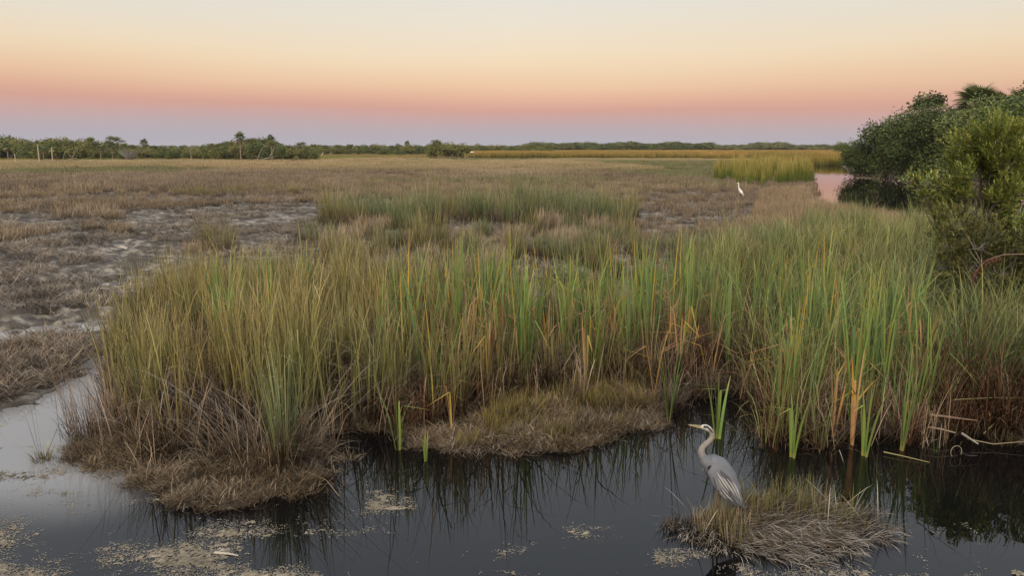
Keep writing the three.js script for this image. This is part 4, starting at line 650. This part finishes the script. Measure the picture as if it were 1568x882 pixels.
{ const g = G(1350, 329), o = new THREE.Group(); o.name = 'plank'; o.position.set(g[0], 0.35, g[2] + 4.5); scene.add(o); tag(o, 'white plank lying in the grass at the near edge of the channel', 'plank'); const b = new THREE.BoxGeometry(0.5, 0.07, 0.14, 6, 1, 1), p = b.attributes.position; for (let i = 0; i < p.count; i++) p.setY(i, p.getY(i) + 0.02 * Math.sin(p.getX(i) * 6)); b.computeVertexNormals(); part('board', b, new THREE.MeshStandardMaterial({ name: 'white_paint', color: 0xe6e2da, roughness: 0.7 }), o); }
{ // floating algae: thin ragged flakes
  reseed(4242); const flakes = [0, 1, 2, 3].map(() => { const m = new MB(), n = 9, c = [1, 1, 1], o = m.v(0, 0.012, 0, c), rim = []; for (let i = 0; i < n; i++) { const a = i / n * 6.28, r = rr(0.5, 1.2); rim.push(m.v(Math.cos(a) * r, 0.002, Math.sin(a) * r * 0.7, c)); } for (let i = 0; i < n; i++) m.tri(o, rim[(i + 1) % n], rim[i]); return m.geo(true); });
  const sets = flakes.map(() => []), mats = (px, py) => {
    const w = G(px, py), n = fbm(w[0] * 1.3 + 3, w[2] * 2.1, 5) * 1.1 + fbm(w[0] * 9, w[2] * 9, 2) * 0.35; let v = -1;
    if (py > 760 && px < 640) v = n + smooth(780, 880, py) * 0.5 - 0.24 - 0.2 * smooth(250, 620, px); if (py > 690 && py < 800 && px < 150) v = Math.max(v, n - 0.16); if (px >= 560 && py > 800) v = Math.max(v, n - 0.22 + smooth(850, 890, py) * 0.22 - smooth(900, 1100, px) * 0.3);
    if (px > 1000 && px < 1420 && py > 840) v = Math.max(v, n - 0.05); if (px > 60 && px < 130 && py > 640 && py < 740) v = Math.max(v, n - 0.05); if (px < 140 && py > 600 && py < 700) v = Math.max(v, n - 0.25); if (px > 560 && px < 640 && py > 720 && py < 780) v = Math.max(v, n - 0.02); return v; };
  for (let i = 0; i < 300000; i++) { const px = rr(-120, 1500), py = rr(600, 900), v = mats(px, py); if (v < -0.14 || R() > smooth(-0.16, 0.4, v) * 0.9) continue; const g = G(px, py); if (groundH(g[0], g[2]) > 0.02) continue; dummy.position.set(g[0], 0.001 + R() * 0.008, g[2]); dummy.rotation.set(gauss() * 0.1, R() * 6.28, gauss() * 0.1); dummy.scale.setScalar(rr(0.003, 0.010)); dummy.updateMatrix(); const j = rr(0.3, 1.0); sets[Math.floor(R() * 4)].push([dummy.matrix.clone(), [0.40 * j, 0.345 * j, 0.26 * j]]); }
  const film = new MB(), CS = 0.022, X0 = -7.5, Z0 = -10.8, NX = 640, NZ = 210, keep = new Float32Array(NX * NZ), proj = (x, z) => { const dx = x, dy = -EYE, dz = z, f = -dz * CP - dy * SP; return [784 + FPX * dx / f, 441 - FPX * (dy * CP - dz * SP) / f]; };
  for (let i = 0; i < NX; i++) for (let k = 0; k < NZ; k++) { const x = X0 + i * CS, z = Z0 + k * CS, [px, py] = proj(x, z); keep[i * NZ + k] = py > 930 || px < -150 ? -1 : mats(px, py) - 0.29 + fbm(x * 22, z * 22, 2) * 0.55 + fbm(x * 5, z * 9, 3) * 0.3; }
  for (let i = 0; i < NX - 1; i++) for (let k = 0; k < NZ - 1; k++) {
    if (keep[i * NZ + k] < 0 || hash(i * 7 + 1, k * 3) > 0.15 + keep[i * NZ + k] * 3.2) continue; const x = X0 + i * CS, z = Z0 + k * CS; if (groundH(x, z) > 0.01) continue;
    const v = (a, b) => { const hx = hash(i + a, k + b), hz = hash(k + b + 999, i + a), t = 0.45 + 0.9 * hash((i + a) * 3 + 5, k + b), n = 0.75 + 0.5 * fbm(x * 3, z * 3, 2); return film.v(x + (a + (hx - 0.5) * 0.8) * CS, 0.003 + 0.012 * hz * Math.min(1, Math.max(0, keep[(i + a) * NZ + k + b]) * 6), z + (b + (hz - 0.5) * 0.8) * CS, [0.33 * t * n, 0.285 * t * n, 0.215 * t * n]); };
    const a = v(0, 0), b = v(1, 0), c = v(1, 1), d = v(0, 1); film.tri(a, d, b); film.tri(b, d, c);
  }
  const root = base('floating_algae'); part('film', film.geo(), dryMat, root, true); tag(root, 'tan scum and algae mats floating on the near water', 'algae', null, 'stuff'); let tot = 0;
  sets.forEach((l, k) => { const im = new THREE.InstancedMesh(flakes[k], new THREE.MeshStandardMaterial({ name: 'algae', roughness: 0.9, side: THREE.DoubleSide }), l.length); im.name = 'flakes'; im.userData.kind = 'stuff'; l.forEach(([x, c], i) => { im.setMatrixAt(i, x); im.setColorAt(i, new THREE.Color(...c)); }); im.castShadow = true; root.add(im); tot += l.length; });
  console.log('algae', tot);
}

// ------------------------------------------------------------------ birds
// a body lofted along a spine [x, y, z, radius in the plane, radius across]
function loft(spine, rings, sides, colour) {
  const P = spine.map((s) => new THREE.Vector3(s[0], s[1], s[2])), curve = new THREE.CatmullRomCurve3(P, false, 'centripetal'), m = new MB(), K = spine.length - 1; let prev = null;
  for (let i = 0; i <= rings; i++) {
    const t = i / rings, p = curve.getPoint(t), tg = curve.getTangent(t), n = new THREE.Vector3(-tg.y, tg.x, 0).normalize(), b = new THREE.Vector3().crossVectors(tg, n), k = t * K, j = Math.min(K - 1, Math.floor(k)), f = k - j, e = f * f * (3 - 2 * f);
    const ra = lerp(spine[j][3], spine[j + 1][3], e), rb = lerp(spine[j][4], spine[j + 1][4], e), ring = [];
    for (let s = 0; s < sides; s++) { const g = s / sides * 6.2832, q = p.clone().addScaledVector(n, Math.cos(g) * ra).addScaledVector(b, Math.sin(g) * rb); ring.push(m.v(q.x, q.y, q.z, colour(t, g, q))); }
    if (prev) for (let s = 0; s < sides; s++) { const s1 = (s + 1) % sides; m.tri(prev[s], prev[s1], ring[s]); m.tri(prev[s1], ring[s1], ring[s]); }
    else { const c = m.v(p.x, p.y, p.z, colour(0, 0, p)); for (let s = 0; s < sides; s++) m.tri(c, ring[(s + 1) % sides], ring[s]); }
    prev = ring;
  }
  const e = curve.getPoint(1), c = m.v(e.x, e.y, e.z, colour(1, 0, e)); for (let s = 0; s < sides; s++) m.tri(prev[s], prev[(s + 1) % sides], c);
  return m.geo(true);
}
const ball = (m, p, r, c) => { const g = new THREE.SphereGeometry(r, 12, 8), col = new Float32Array(g.attributes.position.count * 3); for (let i = 0; i < col.length; i += 3) col.set(c, i); g.setAttribute('color', new THREE.BufferAttribute(col, 3)); g.translate(...p); return g; };
{
  reseed(88);
  const g = G(1092, 793, 0.15), o = base('heron', [g[0], 0.13, g[2]], -0.18);
  tag(o, 'grey heron with a curved neck and black crown stripe standing on the low grass islet', 'heron');
  const X = (px) => (px - 1092) * 0.00676, Y = (py) => (793 - py) * 0.0073;
  const q = (px, py, ra, rb, z = 0) => [X(px), Y(py), z, ra, rb];
  const spine = [q(1134, 768, 0.012, 0.02), q(1128, 757, 0.04, 0.06), q(1117, 743, 0.095, 0.10), q(1105, 728, 0.132, 0.122), q(1094, 715, 0.136, 0.122), q(1084, 708, 0.115, 0.105), q(1076, 704, 0.074, 0.072), q(1071, 698, 0.046, 0.048), q(1069, 691, 0.036, 0.038), q(1070, 685, 0.031, 0.033), q(1074.5, 679, 0.028, 0.030), q(1080.5, 673, 0.026, 0.028), q(1083.7, 666.5, 0.025, 0.026), q(1082.5, 660, 0.026, 0.027), q(1079, 656.3, 0.029, 0.029), q(1074.5, 654, 0.031, 0.028), q(1069.5, 653.4, 0.025, 0.022), q(1066, 653.4, 0.014, 0.012)];
  const GR = [0.145, 0.155, 0.175], NECK = [0.27, 0.25, 0.225], WH = [0.5, 0.49, 0.475];
  part('body', loft(spine, 110, 22, (t, a, p) => {
    let c = t < 0.4 ? GR : t < 0.52 ? [0, 1, 2].map((k) => lerp(GR[k], NECK[k], (t - 0.4) / 0.12)) : NECK; if (t > 0.8) c = [0, 1, 2].map((k) => lerp(NECK[k], WH[k], smooth(0.8, 0.86, t)));
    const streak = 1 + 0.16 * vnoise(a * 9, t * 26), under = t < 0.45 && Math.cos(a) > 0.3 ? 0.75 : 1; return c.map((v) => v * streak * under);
  }), skinMat, o);
  const bk = new MB(); for (const [y0, y1, r, c] of [[653.0, 651.0, 0.0125, [0.26, 0.22, 0.16]], [655.0, 651.9, 0.0095, [0.45, 0.36, 0.18]]]) bk.tube([[X(1067.5), Y(y0), 0], [X(1060), Y(lerp(y0, y1, 0.45)), 0], [X(1053), Y(lerp(y0, y1, 0.78)), 0], [X(1048), Y(y1), 0]], r, 0.002, c, 8);
  part('beak', bk.geo(true), skinMat, o);
  for (const sd of [1, -1]) {
    const st = new MB(); for (let i = 0; i < 2; i++) { const a = [1070.5, 651.6, 0.019], b = [1076, 650.8, 0.028], c = [1081, 655.5, 0.030], d = [1084.5, 659.5, 0.020]; st.tube([a, b, c, d].map(([px, py, z]) => [X(px), Y(py + i * 1.1), sd * (z + 0.003 * i)]), 0.0085, 0.0025, [0.03, 0.03, 0.036], 6); }
    part('crown_stripe', st.geo(true), skinMat, o);
    part('eye', ball(null, [X(1069.8), Y(653.2), sd * 0.023], 0.0075, [0.75, 0.55, 0.08]), skinMat, o);
    const patch = loft([[X(1079), Y(712), sd * 0.085, 0.003, 0.01], [X(1081), Y(708), sd * 0.098, 0.018, 0.016], [X(1084), Y(704), sd * 0.088, 0.003, 0.01]], 10, 10, () => [0.015, 0.015, 0.02]);
    part('shoulder_patch', patch, skinMat, o);
    const wing = part('wing', loft([q(1083, 703, 0.03, 0.015, sd * 0.075), q(1090, 711, 0.09, 0.035, sd * 0.104), q(1101, 725, 0.112, 0.038, sd * 0.112), q(1113, 741, 0.096, 0.034, sd * 0.096), q(1124, 756, 0.05, 0.024, sd * 0.06), q(1131, 766, 0.014, 0.010, sd * 0.03)], 40, 16, (t, a, p) => [0.15, 0.16, 0.185].map((v) => v * (1 + 0.22 * vnoise(a * 7, t * 5)))), skinMat, o);
    // flight feathers and long pale plumes lie over the wing
    const wp = wing.geometry.attributes.position, skin = (x, y) => { let z = 0.05; for (let k = 0; k < wp.count; k++) { const d = (wp.getX(k) - x) ** 2 + (wp.getY(k) - y) ** 2; if (d < 0.0006) z = Math.max(z, sd * wp.getZ(k)); } return z; };
    for (let i = 0; i < 34; i++) {
      const m = new MB(), long = i % 3 === 0, w = lerp(0.9, -0.92, ((i * 13) % 34) / 33), n = 8;
      const c0 = long ? [0.46, 0.46, 0.47] : i % 2 ? [0.085, 0.092, 0.11] : [0.20, 0.21, 0.24]; let pa = -1, pb = -1;
      const tStart = rr(0.1, 0.5), tEnd = clamp(tStart + rr(0.3, 0.5), 0, 0.99);
      for (let k = 0; k <= n; k++) {
        const t = lerp(tStart, tEnd, k / n), cx = lerp(1086, 1132, t), cy = lerp(705, 767, t), half = 0.108 * Math.sin(Math.PI * clamp(t * 0.86 + 0.12, 0, 1)), off = w * half * 0.9, hw = (long ? 0.0048 : 0.0115) * Math.sin(Math.PI * clamp(k / n * 0.93 + 0.05, 0, 1)) + 0.0006;
        const bx = X(cx) + 0.77 * off, by = Y(cy) + 0.64 * off, z = sd * (skin(bx, by) + 0.003 + 0.0015 * (i % 4) + (long ? 0.004 : 0));
        const a = m.v(bx + 0.77 * hw, by + 0.64 * hw, z, c0), b = m.v(bx - 0.77 * hw, by - 0.64 * hw, z + sd * 0.004, c0.map((v) => v * 0.75)); if (pa >= 0) { m.tri(pa, pb, a); m.tri(pb, b, a); } pa = a; pb = b;
      }
      part('feather', m.geo(true), new THREE.MeshStandardMaterial({ name: 'feather', vertexColors: true, roughness: 0.85, side: THREE.DoubleSide }), wing);
    }
  }
  part('tail', loft([q(1120, 748, 0.04, 0.05), q(1129, 760, 0.034, 0.05), q(1135, 768, 0.024, 0.04), q(1138, 772, 0.006, 0.028)], 16, 12, (t) => [0.075, 0.08, 0.10]), skinMat, o);
  const pl = new MB(); for (let i = 0; i < 16; i++) pl.blade(X(1072 + R() * 6), Y(696 + R() * 14), rr(-0.05, 0.06), Math.PI * (0.9 + R() * 0.2), rr(0.07, 0.13), rr(2.75, 3.1), 0.25, 0.006, 4, [[0, 0.4, 0.39, 0.37], [1, 0.5, 0.5, 0.5]]);
  part('neck_plumes', pl.geo(), new THREE.MeshStandardMaterial({ name: 'plumes', vertexColors: true, roughness: 0.9, side: THREE.DoubleSide }), o);
  for (const [px, sd] of [[1093, 0.05], [1100, -0.05]]) {
    const m = new MB(), c = [0.13, 0.10, 0.06]; m.tube([[X(px + 3), Y(742), sd], [X(px + 1), Y(760), sd], [X(px), Y(772), sd], [X(px - 3), Y(800), sd]], 0.016, 0.007, c, 7); const f = [X(px - 3), Y(797), sd];
    for (const [tx, tz] of [[-0.12, 0], [-0.09, 0.06], [-0.09, -0.06], [0.07, 0]]) m.tube([f, [f[0] + tx * 0.6, f[1] + 0.008, f[2] + tz * 0.6], [f[0] + tx, f[1] - 0.02, f[2] + tz]], 0.006, 0.003, c, 5);
    part('leg', m.geo(true), skinMat, o);
  }
}
{
  const g = G(1133, 305), o = base('egret', [g[0], groundH(g[0], g[2]), g[2]], -0.2), WHT = [0.82, 0.81, 0.78], S = 60 / FPX, X = (px) => (px - 1135) * S, Y = (py) => (306.5 - py) * S;
  tag(o, 'white egret with an upright neck standing in front of the tall reed bed', 'egret');
  const q = (px, py, r) => [X(px), Y(py), 0, r, r * 0.95];
  part('body', loft([q(1139.8, 304.6, 0.01), q(1138, 301, 0.07), q(1135.5, 297.5, 0.115), q(1133.3, 294.5, 0.085), q(1132, 291.5, 0.045), q(1131.3, 288.5, 0.034), q(1131.6, 286.3, 0.032), q(1131, 284.6, 0.038), q(1130, 284, 0.034), q(1129.2, 284.1, 0.014)], 60, 16, () => WHT), skinMat, o);
  const b = new MB(); b.tube([[X(1129.6), Y(284), 0], [X(1128.4), Y(284.2), 0], [X(1127), Y(284.6), 0]], 0.016, 0.004, [0.6, 0.42, 0.08], 6); part('beak', b.geo(true), skinMat, o);
  for (const z of [-0.05, 0.05]) { const m = new MB(); m.tube([[X(1135.8), Y(300), z], [X(1135.5), Y(303.5), z], [X(1135), -0.1, z]], 0.018, 0.012, [0.03, 0.03, 0.03], 5); part('leg', m.geo(true), skinMat, o); }
  for (const z of [1, -1]) part('wing', loft([[X(1134), Y(295.5), z * 0.07, 0.03, 0.02], [X(1136.2), Y(298.5), z * 0.095, 0.08, 0.03], [X(1138.2), Y(301.8), z * 0.065, 0.055, 0.025], [X(1139.9), Y(305), z * 0.02, 0.012, 0.012]], 20, 10, () => [0.78, 0.77, 0.75]), skinMat, o);
}
{ // a small white bird at the bush
  const d = 244, p = at(723, d), S = d / FPX, o = base('white_bird', [p[0], EYE + (226 - 233) * S, p[1]]); tag(o, 'tiny white bird at the right side of the dark bush in the centre', 'bird');
  part('body', loft([[0.62, -0.06, 0, 0.02, 0.02], [0.3, 0, 0, 0.2, 0.18], [-0.1, 0.04, 0, 0.24, 0.2], [-0.4, 0.0, 0, 0.13, 0.12], [-0.55, -0.12, 0, 0.07, 0.07], [-0.66, -0.2, 0, 0.05, 0.05]], 24, 10, () => [0.85, 0.83, 0.8]), skinMat, o);
  const b = new MB(); b.tube([[-0.66, -0.2, 0], [-0.78, -0.3, 0], [-0.84, -0.42, 0]], 0.03, 0.01, [0.4, 0.2, 0.1], 5); part('beak', b.geo(true), skinMat, o);
  for (const z of [1, -1]) part('wing', loft([[0.6, -0.02, z * 0.08, 0.02, 0.02], [0.1, 0.06, z * 0.2, 0.15, 0.05], [-0.3, 0.06, z * 0.14, 0.05, 0.04]], 12, 8, () => [0.8, 0.78, 0.76]), skinMat, o);
  const l = new MB(); l.tube([[0.1, -0.1, 0.05], [0.1, -0.6, 0.05], [0.1, -0.95, 0.05]], 0.03, 0.02, [0.2, 0.1, 0.08], 5); part('leg', l.geo(true), skinMat, o);
  const pr = new MB(); pr.tube([[-2.5, -1.6, 0], [-0.8, -1.0, 0], [0.6, -0.95, 0.05]], 0.06, 0.03, [0.25, 0.2, 0.15], 5); const br = new THREE.Mesh(pr.geo(true), barkMat); br.name = 'branch'; br.position.copy(o.position); tag(br, 'thin bare branch that carries the tiny white bird', 'branch'); scene.add(br);
}
scene.fog = new THREE.FogExp2(new THREE.Color(0.75, 0.74, 0.80), 0.0001);
renderer.render(scene, camera);
